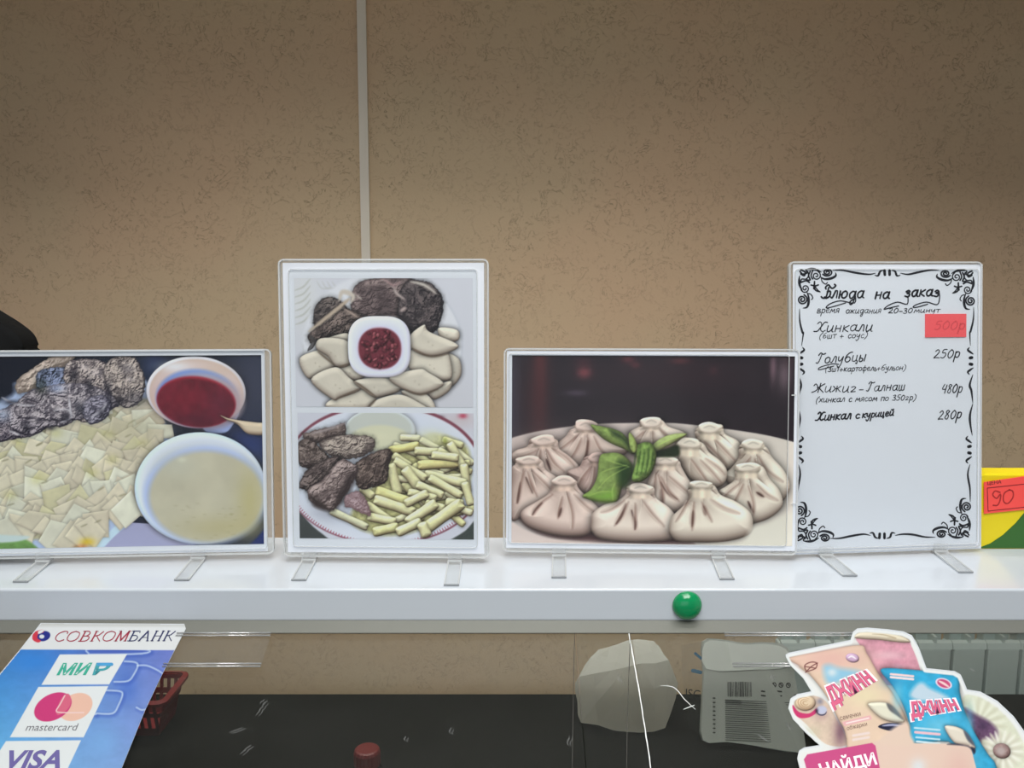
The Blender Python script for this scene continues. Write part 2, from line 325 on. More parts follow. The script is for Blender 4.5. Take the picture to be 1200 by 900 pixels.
    meat(s, [(122, 430), (136, 418), (156, 418), (166, 432), (170, 450), (164, 470), (148, 478), (136, 470), (124, 452)], (56, 50, 54), (194, 182, 174), 4.5, 1.2, seed=15, R=4, drop=.12, warp=4.5, blotch=.75, con=1.55)
    gauss(s, 126, 462, 5, 14, (34, 32, 46), .7); gauss(s, 92, 476, 6, 8, (30, 32, 44), .7); gauss(s, 48, 452, 7, 9, (32, 42, 34), .6); gauss(s, 160, 468, 14, 10, (60, 60, 72), .5)
    for p in ([(62, 480), (78, 479), (82, 488), (70, 494)], [(80, 466), (82, 484)], [(106, 488), (118, 480), (124, 472)], [(2, 464), (18, 472), (40, 474)], [(10, 503), (22, 508)]):
        stroke(s, p, 1.3, (206, 204, 210), .75, soft=1)
    gauss(s, 66, 454, 9, 5, (160, 176, 210), .6); gauss(s, 3, 484, 8, 8, (170, 186, 210), .6)
    for x, y, rx, ry in ((30, 500, 5, 9), (76, 488, 6, 6), (104, 452, 4, 10), (118, 484, 5, 7), (140, 470, 8, 6), (86, 440, 5, 7), (12, 470, 9, 3), (58, 500, 7, 3)): gauss(s, x, y, rx, ry, (26, 25, 36), .65)
    for x, y, rx, ry in ((66, 476, 8, 3), (96, 470, 7, 4), (112, 436, 8, 4), (150, 432, 8, 6), (40, 490, 5, 4), (20, 482, 5, 4), (98, 430, 5, 3), (152, 444, 5, 3)): gauss(s, x, y, rx, ry, (206, 198, 200), .4)
    # sauce bowl
    flat(s, [(240, 492), (280, 480), (272, 500), (262, 508), (240, 506)], (150, 166, 206), 1, feather=1)
    lump(s, ring(230, 460, 59, 42, .06), (206, 206, 214), R=6, rel=.3, amb=.85, drop=.3, edge=.05)
    for k in range(10):
        t = k / 9; c = np.array((196, 176, 164)) * (1 - t) + np.array((202, 186, 182)) * t
        flat(s, ring(230.5, 461 + t * 2, 55.5 - t * 4, 39.5 - t * 4, .06), tuple(c), .9, feather=1.5)
    gauss(s, 205, 430, 18, 6, (216, 220, 226), .8); gauss(s, 250, 436, 20, 8, (196, 176, 160), .6)
    flat(s, ring(231, 467, 49, 34, .06), (122, 150, 206), .9, feather=2)
    flat(s, ring(238, 470, 49, 32, .1), (176, 164, 168), .8, feather=4)
    flat(s, ring(230, 471, 47, 29.5, .12), (150, 46, 62), 1, feather=1.5)
    flat(s, ring(229.5, 472.5, 46, 28, .12), (100, 30, 44), 1, feather=1.5, noise=(7, .5))
    gauss(s, 214, 466, 24, 16, (122, 30, 48), .6); gauss(s, 258, 474, 16, 18, (96, 40, 58), .6); gauss(s, 232, 492, 26, 8, (76, 26, 44), .6)
    lump(s, [(258, 487), (268, 491), (285, 494), (300, 496), (312, 498), (312, 510), (298, 511), (288, 508), (278, 498), (266, 493)], (202, 188, 166), R=6, rel=.4, drop=.3, dr=2)
    # broth bowl
    lump(s, ring(233, 573, 78, 66, 0), (196, 214, 238), R=9, rel=.3, amb=.85, drop=.45, dr=3, edge=.05)
    gauss(s, 180, 560, 22, 50, (220, 228, 240), .8) if False else None
    for k in range(8):
        flat(s, ring(234 + k * .5, 573 + k * .5, 75 - k * .8, 63 - k * .8), tuple(np.array((214, 222, 234)) * (1 - k * .012)), .8, feather=2)
    flat(s, ring(240, 582, 74, 58, .05), (160, 178, 222), .85, feather=4)
    flat(s, ring(240, 583, 68.5, 54, .03), (184, 180, 160), 1, feather=3.5, noise=(30, .1))
    gauss(s, 292, 590, 16, 40, (172, 164, 112), .6); gauss(s, 262, 620, 50, 14, (168, 160, 118), .6); gauss(s, 205, 545, 26, 16, (182, 184, 172), .5); gauss(s, 212, 539, 5, 3, (206, 208, 190), .6)
    for k in range(26):
        x, y = rs.uniform(195, 290), rs.uniform(590, 632); stroke(s, [(x, y), (x + 4, y + .5)], .5, (140, 132, 96), .3, soft=.8)
    gauss(s, 300, 632, 12, 10, (40, 54, 110), .0)
    flat(s, [(285, 645), (300, 632), (312, 618), (312, 648)], (38, 50, 100), .9, feather=1.5, curved=False)
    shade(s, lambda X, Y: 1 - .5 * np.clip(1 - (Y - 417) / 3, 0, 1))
    return s

def paint_leg():
    s = Ink(345, 326, 554.5, 477, 1.7, (196, 198, 206)); X, Y = s.X, s.Y
    gauss(s, 355, 350, 20, 40, (204, 206, 204), .6)
    for k in range(6):
        y = 334 + k * 8; stroke(s, [(346, y + 6), (356, y + 2), (364, y - 7)], 1.0, (168, 170, 164), .7, soft=1)
    for k in range(4):
        stroke(s, [(372 + k * 6, 330), (378 + k * 6, 338), (388 + k * 6, 337)], .8, (176, 178, 176), .6, soft=1)
    flat(s, ring(448, 404, 94, 84), (206, 208, 214), 1, feather=2)
    stroke(s, [(x, y) for x, y in ring(448, 404, 94, 84)][-8:] + ring(448, 404, 94, 84)[:8], 1.0, (180, 184, 194), .7, soft=1.5)
    stroke(s, ring(448, 404, 94, 84)[7:15], 1.0, (180, 182, 184), .7, soft=1.5)
    gauss(s, 530, 470, 40, 30, (190, 190, 196), .5)
    # leg of lamb
    meat(s, [(368, 382), (368, 364), (376, 352), (388, 348), (402, 354), (408, 368), (398, 392), (376, 398)], (38, 34, 36), (120, 110, 106), 5, -.6, seed=3, R=16)
    meat(s, [(412, 362), (414, 340), (424, 330), (445, 326), (480, 325), (490, 340), (482, 372), (460, 386), (420, 384)], (62, 52, 54), (150, 134, 132), 7, .25, seed=6, R=16, warp=2, con=1.1, blotch=.12)
    meat(s, [(470, 340), (484, 328), (505, 332), (518, 346), (520, 362), (514, 382), (506, 390), (490, 386), (478, 392), (466, 378)], (34, 30, 34), (108, 98, 98), 5, 1.0, seed=8, R=14, warp=2, con=1.1)
    meat(s, [(362, 390), (385, 376), (402, 362), (420, 366), (430, 376), (418, 390), (385, 396), (364, 402)], (40, 34, 34), (136, 122, 116), 5, -.5, seed=10)
    for p, w, c in (([(362, 388), (380, 374), (400, 358), (410, 350)], 2.6, (176, 162, 146)), ([(398, 352), (402, 342), (414, 346), (412, 354)], 3, (190, 182, 172)), ([(404, 362), (414, 368), (420, 372)], 1.6, (168, 152, 142)),
                    ([(462, 338), (466, 344), (474, 350)], 2, (170, 158, 154)), ([(450, 327), (462, 334), (470, 330)], 1.4, (160, 136, 136)), ([(470, 364), (476, 360)], 2, (176, 160, 156)), ([(452, 370), (466, 371)], 1, (190, 180, 180)),
                    ([(482, 330), (498, 334), (512, 344)], 1.8, (188, 182, 174)), ([(418, 346), (424, 350)], 1.5, (176, 166, 160))):
        stroke(s, p, w, c, .85, soft=1.2)
    flat(s, [(362, 392), (370, 398), (366, 408), (360, 410), (364, 402)], (70, 66, 66), .9)
    stroke(s, [(360, 411), (367, 401)], 1.8, (96, 94, 96), .9)
    # stuffed dough pieces
    T = (205, 199, 186)
    Q = [[(514, 384), (536, 386), (537, 398), (520, 400)], [(383, 396), (405, 390), (412, 396), (408, 402), (384, 400)], [(520, 415), (538, 420), (540, 440), (526, 452)],
         [(398, 432), (414, 428), (428, 438), (418, 446), (404, 442)],
         [(350, 420), (372, 410), (384, 410), (394, 428), (372, 442), (358, 442)], [(376, 396), (408, 400), (410, 426), (394, 430), (384, 418), (370, 408)],
         [(481, 410), (520, 412), (528, 422), (528, 444), (504, 444), (480, 432)], [(480, 394), (497, 380), (503, 388), (535, 402), (532, 410), (506, 417), (484, 410)],
         [(502, 456), (528, 446), (526, 458), (508, 468)], [(384, 470), (424, 455), (440, 468), (428, 480), (386, 480)], [(363, 445), (392, 430), (408, 442), (422, 456), (398, 466), (388, 468)],
         [(415, 446), (452, 443), (470, 456), (442, 466), (426, 458)], [(470, 458), (500, 462), (510, 480), (490, 478)], [(456, 442), (490, 432), (502, 436), (520, 450), (494, 462), (472, 456)], [(438, 470), (466, 462), (488, 470), (500, 482), (438, 482)]]
    for i, q in enumerate(Q):
        lump(s, [p for p in q], tuple(np.array(T) * (1.0 - .03 * (i % 3))), R=8, rel=.28, amb=.68, light=(-.15, -.8, .6), drop=.5, dr=2.6, edge=.16, noise=(14, .07))
        c = np.mean(q, 0)
        for j in range(2): gauss(s, c[0] + 5 * j - 3, c[1] + 4 * j, .9, .9, (150, 140, 124), .5)
    for p in ([(372, 412), (392, 428)], [(484, 408), (504, 417), (526, 414)], [(414, 446), (428, 456), (440, 465)], [(392, 468), (420, 456)], [(430, 478), (440, 468)], [(472, 455), (492, 462), (512, 456)], [(396, 430), (410, 426)]):
        stroke(s, p, 1.2, (92, 78, 66), .8, soft=1.1)
    # bowl
    lump(s, ring(444.5, 406, 37, 36, 0, 28, 3.0), (214, 218, 234), R=5, rel=.3, amb=.85, drop=.45, dr=3, edge=.06)
    flat(s, ring(445, 407, 30, 29, 0, 28, 2.7), (202, 206, 226), .7, feather=3)
    flat(s, ring(445, 408, 25.6, 24.8), (190, 150, 162), .8, feather=2.4)
    flat(s, ring(445, 408, 25, 24, 0, 28, 2.3), (112, 50, 62), 1, feather=1.2)
    rs = np.random.RandomState(3)
    for i in range(70):
        t = rs.uniform(0, 6.28); r = 22 * math.sqrt(rs.rand()); x, y = 445 + r * math.cos(t), 408 + r * math.sin(t)
        lump(s, ring(x, y, rs.uniform(1.6, 3.4), rs.uniform(1.4, 2.6), rs.uniform(0, 3), 8), ((132, 66, 76), (104, 44, 56), (150, 84, 92), (90, 36, 48))[i % 4], R=2, drop=.2, dr=1.2)
    return s

def paint_pasta():
    s = Ink(349, 484, 555.5, 632, 1.7, (196, 198, 208)); X, Y = s.X, s.Y
    gauss(s, 540, 492, 22, 10, (190, 180, 184), .8); gauss(s, 543, 487, 5, 3, (176, 70, 92), .9); gauss(s, 516, 488, 5, 2, (110, 90, 100), .8)
    C = (452, 560)
    flat(s, ring(C[0], C[1] - 2, 124, 77, .0), (58, 60, 60), 0, feather=1)
    flat(s, [(345, 600), (365, 618), (388, 640), (345, 640)], (70, 74, 74), 1, feather=1); flat(s, [(520, 640), (545, 622), (562, 606), (562, 640)], (70, 76, 74), 1, feather=1)
    flat(s, ring(450, 556, 118, 82, .0, 40, 2.1), (124, 70, 84), 1, feather=1)
    flat(s, ring(449.5, 557, 115.5, 79.5, .0, 40, 2.1), (206, 210, 220), 1, feather=1)
    for t in np.linspace(.35, 2.75, 74):
        x, y = 449 + 112.5 * math.cos(t), 556.5 + 79 * math.sin(t)
        stroke(s, [(x, y), (x + math.cos(t) * 2.4, y + math.sin(t) * 3.4)], .55, (150, 62, 82), .8, soft=.6)
    flat(s, ring(450, 554, 108, 72, .0, 40, 2.1), (202, 208, 220), .8, feather=4)
    gauss(s, 385, 600, 22, 12, (150, 152, 164), .6)
    # cup of broth
    lump(s, ring(446, 505, 42, 26), (204, 212, 216), R=6, rel=.25, amb=.85, drop=.3, dr=3, edge=.08)
    flat(s, ring(445, 503, 38.5, 22.5), (188, 192, 186), 1, feather=2)
    flat(s, ring(446, 513, 34, 15), (202, 202, 178), 1, feather=2); gauss(s, 440, 512, 20, 6, (212, 210, 184), .6)
    stroke(s, [(480, 518), (486, 514), (489, 506)], 1, (100, 110, 96), .7)
    rs = np.random.RandomState(8)
    def tube(x0, y0, x1, y1, w=4.8, c=(214, 212, 170)):
        a = math.atan2(y1 - y0, x1 - x0); nx, ny = -math.sin(a) * w, math.cos(a) * w; ex, ey = math.cos(a) * 2, math.sin(a) * 2
        lump(s, [(x0 - nx, y0 - ny), ((x0 + x1) / 2 - nx, (y0 + y1) / 2 - ny), (x1 - nx, y1 - ny), (x1 + ex, y1 + ey), (x1 + nx, y1 + ny), ((x0 + x1) / 2 + nx, (y0 + y1) / 2 + ny), (x0 + nx, y0 + ny), (x0 - ex, y0 - ey)],
             c, R=w, rel=.42, amb=.62, light=(-.25, -.8, .6), drop=.3, dr=1.9, edge=.1, noise=(6, .16))
    flat(s, [(455, 528), (480, 520), (510, 508), (545, 520), (552, 545), (548, 575), (530, 595), (500, 618), (450, 628), (410, 612), (425, 580), (448, 560)], (178, 176, 128), 1, feather=3, noise=(4, .5))
    lo = (184, 182, 110)
    for i in range(46):
        x, y = rs.uniform(462, 545), rs.uniform(512, 610)
        if x + (y - 560) * .2 > 552 or (x < 470 and y < 560): continue
        a = rs.uniform(-.6, .9); L = rs.uniform(8, 14); tube(x - L * math.cos(a), y - L * math.sin(a), x + L * math.cos(a), y + L * math.sin(a), 4, ((204, 202, 156), (212, 210, 176))[i % 2])
    gauss(s, 505, 512, 16, 9, (204, 206, 178), .8); gauss(s, 522, 516, 3, 4, (150, 160, 80), .8)
    T = [(458, 528, 490, 522, 5, (206, 200, 140)), (488, 528, 520, 530), (515, 528, 543, 545), (528, 520, 545, 550), (544, 545, 548, 575), (462, 534, 480, 546), (492, 545, 535, 542, 5.5, (208, 202, 146)), (508, 533, 536, 536),
         (500, 556, 545, 566, 5.5), (464, 540, 498, 560), (475, 550, 492, 572, 6), (458, 545, 466, 578, 5.5), (505, 560, 540, 580), (490, 568, 518, 580), (545, 566, 552, 590, 4.5), (480, 577, 510, 584),
         (442, 576, 482, 590, 6.5, (210, 206, 150)), (424, 572, 436, 582, 5), (440, 586, 484, 600, 6), (430, 592, 458, 612, 5), (476, 590, 500, 578, 5), (500, 590, 520, 596, 5), (388, 600, 428, 618, 4.5, (200, 200, 172)),
         (432, 606, 462, 612, 5), (478, 612, 510, 590, 6), (438, 624, 465, 618, 5.5, (210, 208, 156)), (466, 624, 492, 612, 5.5), (524, 588, 542, 590, 5), (495, 622, 540, 590, 7, (214, 212, 166)), (494, 614, 500, 628, 6)]
    for t in T: tube(*t)
    # beef
    meat(s, [(354, 510), (364, 506), (390, 500), (404, 496), (404, 512), (385, 516), (366, 520)], (74, 62, 60), (152, 138, 132), 5, -.25, seed=3, fib=3)
    stroke(s, [(366, 508), (385, 503), (405, 496)], 1.5, (176, 166, 168), .7, soft=1.5)
    meat(s, [(349, 520), (362, 514), (374, 524), (388, 540), (380, 552), (362, 550), (350, 544)], (52, 42, 40), (150, 136, 130), 4, .7, seed=5)
    meat(s, [(374, 520), (390, 512), (405, 510), (436, 512), (438, 526), (420, 536), (400, 538), (386, 534)], (76, 66, 64), (190, 178, 168), 4, -.2, seed=7)
    meat(s, [(350, 568), (358, 552), (378, 540), (398, 534), (392, 560), (370, 574), (352, 574)], (44, 36, 36), (134, 120, 116), 5, -.8, seed=9)
    meat(s, [(416, 545), (430, 534), (452, 526), (460, 530), (456, 545), (454, 562), (440, 570), (420, 572)], (48, 38, 36), (140, 124, 116), 4, -1.1, seed=11, fib=3)
    meat(s, [(360, 574), (378, 562), (392, 544), (402, 538), (418, 546), (416, 560), (404, 580), (390, 598), (378, 596), (362, 588)], (74, 62, 62), (184, 168, 164), 5, -.6, seed=13, R=12)
    flat(s, [(404, 560), (417, 550), (414, 568), (400, 590), (386, 600), (390, 588)], (52, 42, 42), .6, feather=3)
    flat(s, [(362, 580), (376, 588), (386, 598), (382, 600), (366, 594)], (60, 50, 48), .7, feather=2)
    meat(s, [(404, 582), (420, 576), (430, 588), (434, 604), (424, 602), (412, 596), (404, 594)], (120, 96, 100), (186, 166, 170), 5, .8, seed=15, fib=3)
    return s
# ---------------------------------------------------------------- helpers
def ray(px, py):
    x = (px - 600) / FOC; u = -(py - 450) / FOC
    c, q = math.cos(PITCH), math.sin(PITCH)
    return Vector((x, c + u * q, -q + u * c))
def at_y(px, py, y): r = ray(px, py); return Vector((0, 0, EYE)) + r * (y / r.y)
def at_z(px, py, z): r = ray(px, py); return Vector((0, 0, EYE)) + r * ((z - EYE) / r.z)

def tag(o, label=None, cat=None, group=None, kind=None):
    if label: o['label'] = label
    if cat: o['category'] = cat
    if group: o['group'] = group
    if kind: o['kind'] = kind
    return o
def empty(name, loc=(0, 0, 0), rot=(0, 0, 0)):
    o = bpy.data.objects.new(name, None); COL.objects.link(o); o.location = loc; o.rotation_euler = rot; o.empty_display_size = .05
    return o
def link(name, me, m, parent=None, smoothed=False):
    o = bpy.data.objects.new(name, me); COL.objects.link(o)
    if m: me.materials.append(m)
    if parent: o.parent = parent
    if smoothed:
        for p in me.polygons: p.use_smooth = True
    return o
def from_bm(name, bm, m, parent=None, smoothed=False):
    bmesh.ops.recalc_face_normals(bm, faces=bm.faces)
    me = bpy.data.meshes.new(name); bm.to_mesh(me); bm.free()
    return link(name, me, m, parent, smoothed)
def add_box(bm, x0, x1, y0, y1, z0, z1, bev=0, seg=2):
    r = bmesh.ops.create_cube(bm, size=1)['verts']
    for v in r: v.co = Vector(((x0 + x1) / 2 + v.co.x * (x1 - x0), (y0 + y1) / 2 + v.co.y * (y1 - y0), (z0 + z1) / 2 + v.co.z * (z1 - z0)))
    if bev:
        es = list({e for v in r for e in v.link_edges})
        bmesh.ops.bevel(bm, geom=es, offset=bev, segments=seg, profile=.5, affect='EDGES')
def boxob(name, x0, x1, y0, y1, z0, z1, m, parent=None, bev=0, seg=2):
    bm = bmesh.new(); add_box(bm, x0, x1, y0, y1, z0, z1, bev, seg); return from_bm(name, bm, m, parent)
def prism(bm, pts, fn, d0, d1):
    """closed outline pts (2-D); fn(p, depth) -> 3-D"""
    a = [bm.verts.new(fn(p, d0)) for p in pts]; b = [bm.verts.new(fn(p, d1)) for p in pts]; n = len(pts)
    bm.faces.new(a); bm.faces.new(b[::-1])
    for i in range(n): bm.faces.new((a[i], b[i], b[(i + 1) % n], a[(i + 1) % n]))
def rrect(x0, x1, z0, z1, r, n=5):
    o = []
    for cx, cz, a0 in ((x1 - r, z1 - r, 0), (x0 + r, z1 - r, 90), (x0 + r, z0 + r, 180), (x1 - r, z0 + r, 270)):
        for k in range(n + 1):
            t = math.radians(a0 + 90 * k / n); o.append((cx + r * math.cos(t), cz + r * math.sin(t)))
    return o

# ---------------------------------------------------------------- materials
def mat(name, col=(.8, .8, .8), rough=.5, spec=.5, coat=0, metal=0):
    m = bpy.data.materials.new(name); m.use_nodes = True; b = m.node_tree.nodes['Principled BSDF']
    b.inputs['Base Color'].default_value = (*lin(col), 1); b.inputs['Roughness'].default_value = rough
    b.inputs['Specular IOR Level'].default_value = spec; b.inputs['Coat Weight'].default_value = coat; b.inputs['Metallic'].default_value = metal
    return m
def lin(c):
    return tuple((v / 255 / 12.92) if v / 255 <= .04045 else ((v / 255 + .055) / 1.055) ** 2.4 for v in c)
def nd(m, t, **k):
    n = m.node_tree.nodes.new(t)
    for a, b in k.items():
        if hasattr(n, a): setattr(n, a, b)
    return n
def lk(m, a, b): m.node_tree.links.new(a, b)

def wall_mat():
    m = mat('beige_textured_plaster', (196, 166, 128), .85, .2); b = m.node_tree.nodes['Principled BSDF']
    tc = nd(m, 'ShaderNodeTexCoord')
    def noise(scale, detail, rough=.5, dist=0.):
        n = nd(m, 'ShaderNodeTexNoise'); n.inputs['Scale'].default_value = scale; n.inputs['Detail'].default_value = detail
        n.inputs['Roughness'].default_value = rough; n.inputs['Distortion'].default_value = dist; lk(m, tc.outputs['Object'], n.inputs['Vector']); return n
    def math_(op, a, b_=None, c=None):
        n = nd(m, 'ShaderNodeMath'); n.operation = op
        for i, v in enumerate((a, b_, c)):
            if v is None: continue
            if isinstance(v, (int, float)): n.inputs[i].default_value = v
            else: lk(m, v, n.inputs[i])
        return n.outputs[0]
    def rmp(v, lo, hi, a=0., b_=1.):
        n = nd(m, 'ShaderNodeMapRange'); n.interpolation_type = 'SMOOTHSTEP'; lk(m, v, n.inputs[0])
        for i, x in enumerate((lo, hi, a, b_)): n.inputs[i + 1].default_value = x
        return n.outputs[0]
    # worm-like grooves: contour lines of a warped noise, kept only in short broken runs
    n1 = noise(26, 3.5, .62, .9); n2 = noise(41, 3.5, .62, 1.1); g1 = noise(30, 3, .6); g2 = noise(36, 3, .6, .3); big = noise(4.5, 2)
    l1 = math_('SUBTRACT', 1, rmp(math_('ABSOLUTE', math_('SUBTRACT', n1.outputs[0], .5)), .002, .010))
    l2 = math_('SUBTRACT', 1, rmp(math_('ABSOLUTE', math_('SUBTRACT', n2.outputs[0], .52)), .003, .010))
    l1 = math_('MULTIPLY', l1, rmp(g1.outputs[0], .46, .55)); l2 = math_('MULTIPLY', l2, rmp(g2.outputs[0], .47, .56))
    dens = rmp(big.outputs[0], .36, .60, .45, 1)
    gr = math_('MULTIPLY', math_('MAXIMUM', l1, l2), dens)
    fine = noise(210, 3, .6); mid = noise(1.7, 2)
    cr = nd(m, 'ShaderNodeMix'); cr.data_type = 'RGBA'; cr.inputs['A'].default_value = (*lin((222, 192, 160)), 1); cr.inputs['B'].default_value = (*lin((219, 196, 163)), 1)
    lk(m, rmp(mid.outputs[0], .35, .65), cr.inputs['Factor'])
    c2 = nd(m, 'ShaderNodeMix'); c2.data_type = 'RGBA'; c2.inputs['B'].default_value = (*lin((122, 100, 76)), 1)
    lk(m, cr.outputs['Result'], c2.inputs['A']); lk(m, math_('MULTIPLY', gr, .40), c2.inputs['Factor']); lk(m, c2.outputs['Result'], b.inputs['Base Color'])
    bp = nd(m, 'ShaderNodeBump'); bp.inputs['Strength'].default_value = .6; bp.inputs['Distance'].default_value = .0016
    lk(m, math_('ADD', math_('MULTIPLY', gr, -1), math_('MULTIPLY', fine.outputs[0], .45)), bp.inputs['Height']); lk(m, bp.outputs[0], b.inputs['Normal'])
    return m
def clear_mat(name, tint=(.97, .98, .98), base=.05, fres=.55, rough=.08, milk=.06):
    m = bpy.data.materials.new(name); m.use_nodes = True; nt = m.node_tree; nt.nodes.clear()
    out = nd(m, 'ShaderNodeOutputMaterial'); tr = nd(m, 'ShaderNodeBsdfTransparent'); gl = nd(m, 'ShaderNodeBsdfGlossy'); df = nd(m, 'ShaderNodeBsdfDiffuse')
    tr.inputs[0].default_value = (*tint, 1); gl.inputs['Roughness'].default_value = rough; df.inputs[0].default_value = (.86, .88, .88, 1)
    lw = nd(m, 'ShaderNodeLayerWeight'); lw.inputs[0].default_value = .25
    mr = nd(m, 'ShaderNodeMapRange'); lk(m, lw.outputs['Fresnel'], mr.inputs[0]); mr.inputs[3].default_value = base; mr.inputs[4].default_value = base + fres
    a = nd(m, 'ShaderNodeMixShader'); b = nd(m, 'ShaderNodeMixShader'); a.inputs[0].default_value = milk
    lk(m, tr.outputs[0], a.inputs[1]); lk(m, df.outputs[0], a.inputs[2])
    lk(m, mr.outputs[0], b.inputs[0]); lk(m, a.outputs[0], b.inputs[1]); lk(m, gl.outputs[0], b.inputs[2]); lk(m, b.outputs[0], out.inputs[0])
    return m
def print_mat(name, rough=.35, coat=.0):
    m = mat(name, (255, 255, 255), rough, .15, coat); b = m.node_tree.nodes['Principled BSDF']
    a = nd(m, 'ShaderNodeAttribute'); a.attribute_name = 'ink'; lk(m, a.outputs['Color'], b.inputs['Base Color'])
    return m
M = dict(
    wall=wall_mat(),
    shelf=mat('white_enamelled_metal', (206, 213, 221), .22, .5, .3),
    rail=mat('grey_aluminium', (120, 121, 114), .45, .5, 0, .3),
    strip=mat('white_plastic_strip', (240, 232, 218), .5),
    paper=mat('white_paper', (228, 233, 241), .6, .3),
    card=mat('white_card', (196, 201, 206), .6, .3),
    clear=clear_mat('clear_acrylic', milk=.16, base=.04),
    rimclear=clear_mat('clear_acrylic_edge', (.96, .965, .97), .08, .4, .12, .52),
    lens=clear_mat('clear_acrylic_cover', (.985, .99, .99), .004, .22, .12, .004),
    foot=clear_mat('clear_acrylic_foot', (.97, .975, .98), .02, .15, .10, .16),
    film=clear_mat('clear_film', (.985, .988, .985), .02, .25, .10, .006),
    ink=print_mat('printed_ink', .6),
    inkmat=print_mat('printed_ink_matt', .5),
    tip=mat('foot_tip_shade', (150, 154, 158), .4),
    lip=clear_mat('film_edge', (.98, .98, .98), .25, .5, .12, .30),  # milky white paints the glints along the rail lips
    black=mat('black_leatherette', (14, 15, 16), .8, .15),
    pen=mat('black_marker', (34, 36, 44), .6, .2),
    work=mat('dark_worktop', (17, 18, 15), .75, .08),
    white=mat('white_plastic', (205, 206, 200), .5),
    red=mat('dark_red_plastic', (116, 20, 26), .45),
    green=mat('green_plastic', (0, 142, 84), .18, .5, .5),
    radiator=mat('white_painted_radiator', (196, 210, 210), .5, .3),
    yellow=mat('yellow_card', (236, 214, 20), .4), gpr=mat('green_print', (52, 104, 40), .4),
    tagred=mat('red_price_tag', (255, 84, 78), .5), tagink=mat('price_tag_ink', (170, 40, 40), .6), tagline=mat('price_tag_print', (110, 20, 30), .6),
    floor=mat('grey_floor_tile', (120, 118, 112), .4), ceil=mat('white_ceiling', (225, 225, 222), .8),
)
# glass of the counter: greenish, a little dusty
def glass_mat():
    m = clear_mat('dusty_counter_glass', (.86, .88, .85), .012, .50, .05, .035)
    nt = m.node_tree; mixn = [n for n in nt.nodes if n.type == 'MIX_SHADER' and not n.inputs[0].is_linked][0]
    tc = nd(m, 'ShaderNodeTexCoord'); n = nd(m, 'ShaderNodeTexNoise'); n.inputs['Scale'].default_value = 13; n.inputs['Detail'].default_value = 5; n.inputs['Roughness'].default_value = .7
    mp = nd(m, 'ShaderNodeMapping'); mp.inputs['Scale'].default_value = (1, 1.8, 1); lk(m, tc.outputs['Object'], mp.inputs[0]); lk(m, mp.outputs[0], n.inputs['Vector'])
    r = nd(m, 'ShaderNodeMapRange'); lk(m, n.outputs[0], r.inputs[0]); r.inputs[1].default_value = .42; r.inputs[2].default_value = .74; r.inputs[3].default_value = .004; r.inputs[4].default_value = .007
    lk(m, r.outputs[0], mixn.inputs[0]); return m
M['glass'] = glass_mat()

# ---------------------------------------------------------------- room shell
WY = 1.95
def shell(name, m, *b):
    return tag(boxob(name, *b, m), kind='structure')
shell('wall_back', M['wall'], -2.6, 2.6, WY, WY + .12, 0, 2.8)
shell('floor', M['floor'], -2.6, 2.6, -3.4, WY, -.05, 0)
shell('ceiling', M['ceil'], -2.6, 2.6, -3.4, WY + .12, 2.8, 2.85)
shell('wall_left', M['ceil'], -2.7, -2.6, -3.4, WY, 0, 2.8)
shell('wall_right', M['ceil'], 2.6, 2.7, -3.4, WY, 0, 2.8)
# unseen beam added to keep light off the upper wall; added wall washer behind
tag(boxob('shade_beam', -2.6, 2.6, 1.02, 1.09, 2.03, 2.8, M['ceil']), 'unseen white beam added above the counter to shade the upper wall', None, None, 'structure')
a = at_y(418.7, 0, WY); b_ = at_y(424.5, 300, WY); a2 = at_y(429.2, 0, WY)
bm = bmesh.new(); xs = (b_.x, b_.x + (a2.x - a.x)); xt = (a.x, a2.x)
sl = (xt[0] - xs[0]) / (a.z - b_.z)
f = lambda p, d: Vector((xs[0] + p[0] + sl * (p[1] - b_.z), WY + d, p[1]))
wd = a2.x - a.x
prism(bm, [(0, 1.08), (wd, 1.08), (wd, 2.79), (0, 2.79)], f, -.010, .001)
tag(from_bm('trim_1', bm, M['strip']), 'narrow off-white plastic strip running up the beige wall', None, None, 'structure')

# ---------------------------------------------------------------- display counter
SZ = EYE - .313; SY0 = .767; SY1 = .925
counter = tag(empty('display_counter', (0, .7, SZ - .035)), 'long narrow white metal counter shelf with sloping glass below it', 'counter shelf')
front = tag(empty('counter_front', (0, .55, 0)), 'white front panel of the counter under the sloping glass', 'counter panel')
def part(o, parent): o.parent = parent; o.matrix_parent_inverse = Matrix.Translation(-Vector(parent.location)) if parent.rotation_euler.to_quaternion().angle < 1e-6 else parent.matrix_world.inverted(); return o
def cpart(o): return part(o, counter)
cpart(boxob('top_shelf', -1.25, 1.25, SY0, SY1, SZ - .0335, SZ, M['shelf'], None, .0022, 3))
SL = math.radians(25); G0 = Vector((0, SY0 - .002, SZ - .0355)); GD = Vector((0, -math.cos(SL), -math.sin(SL))); GN = Vector((0, -math.sin(SL), math.cos(SL)))
def on_glass(px, py, lift=0.):
    r = ray(px, py); e = Vector((0, 0, EYE)); o = G0 + GN * lift
    return e + r * ((o - e).dot(GN) / r.dot(GN))
def gpt(x, t, h): return Vector((x, 0, 0)) + G0 + GD * t + GN * h
def slab(name, x0, x1, t0, t1, h0, h1, m, parent=None):
    bm = bmesh.new(); prism(bm, [(x0, t0), (x1, t0), (x1, t1), (x0, t1)], lambda p, d: gpt(p[0], p[1], d), h0, h1); return from_bm(name, bm, m, parent)
GL = .24
seams = [-1.25, at_y(673, 742, G0.y).x, at_y(738, 742, G0.y).x, 1.25]
panes = []
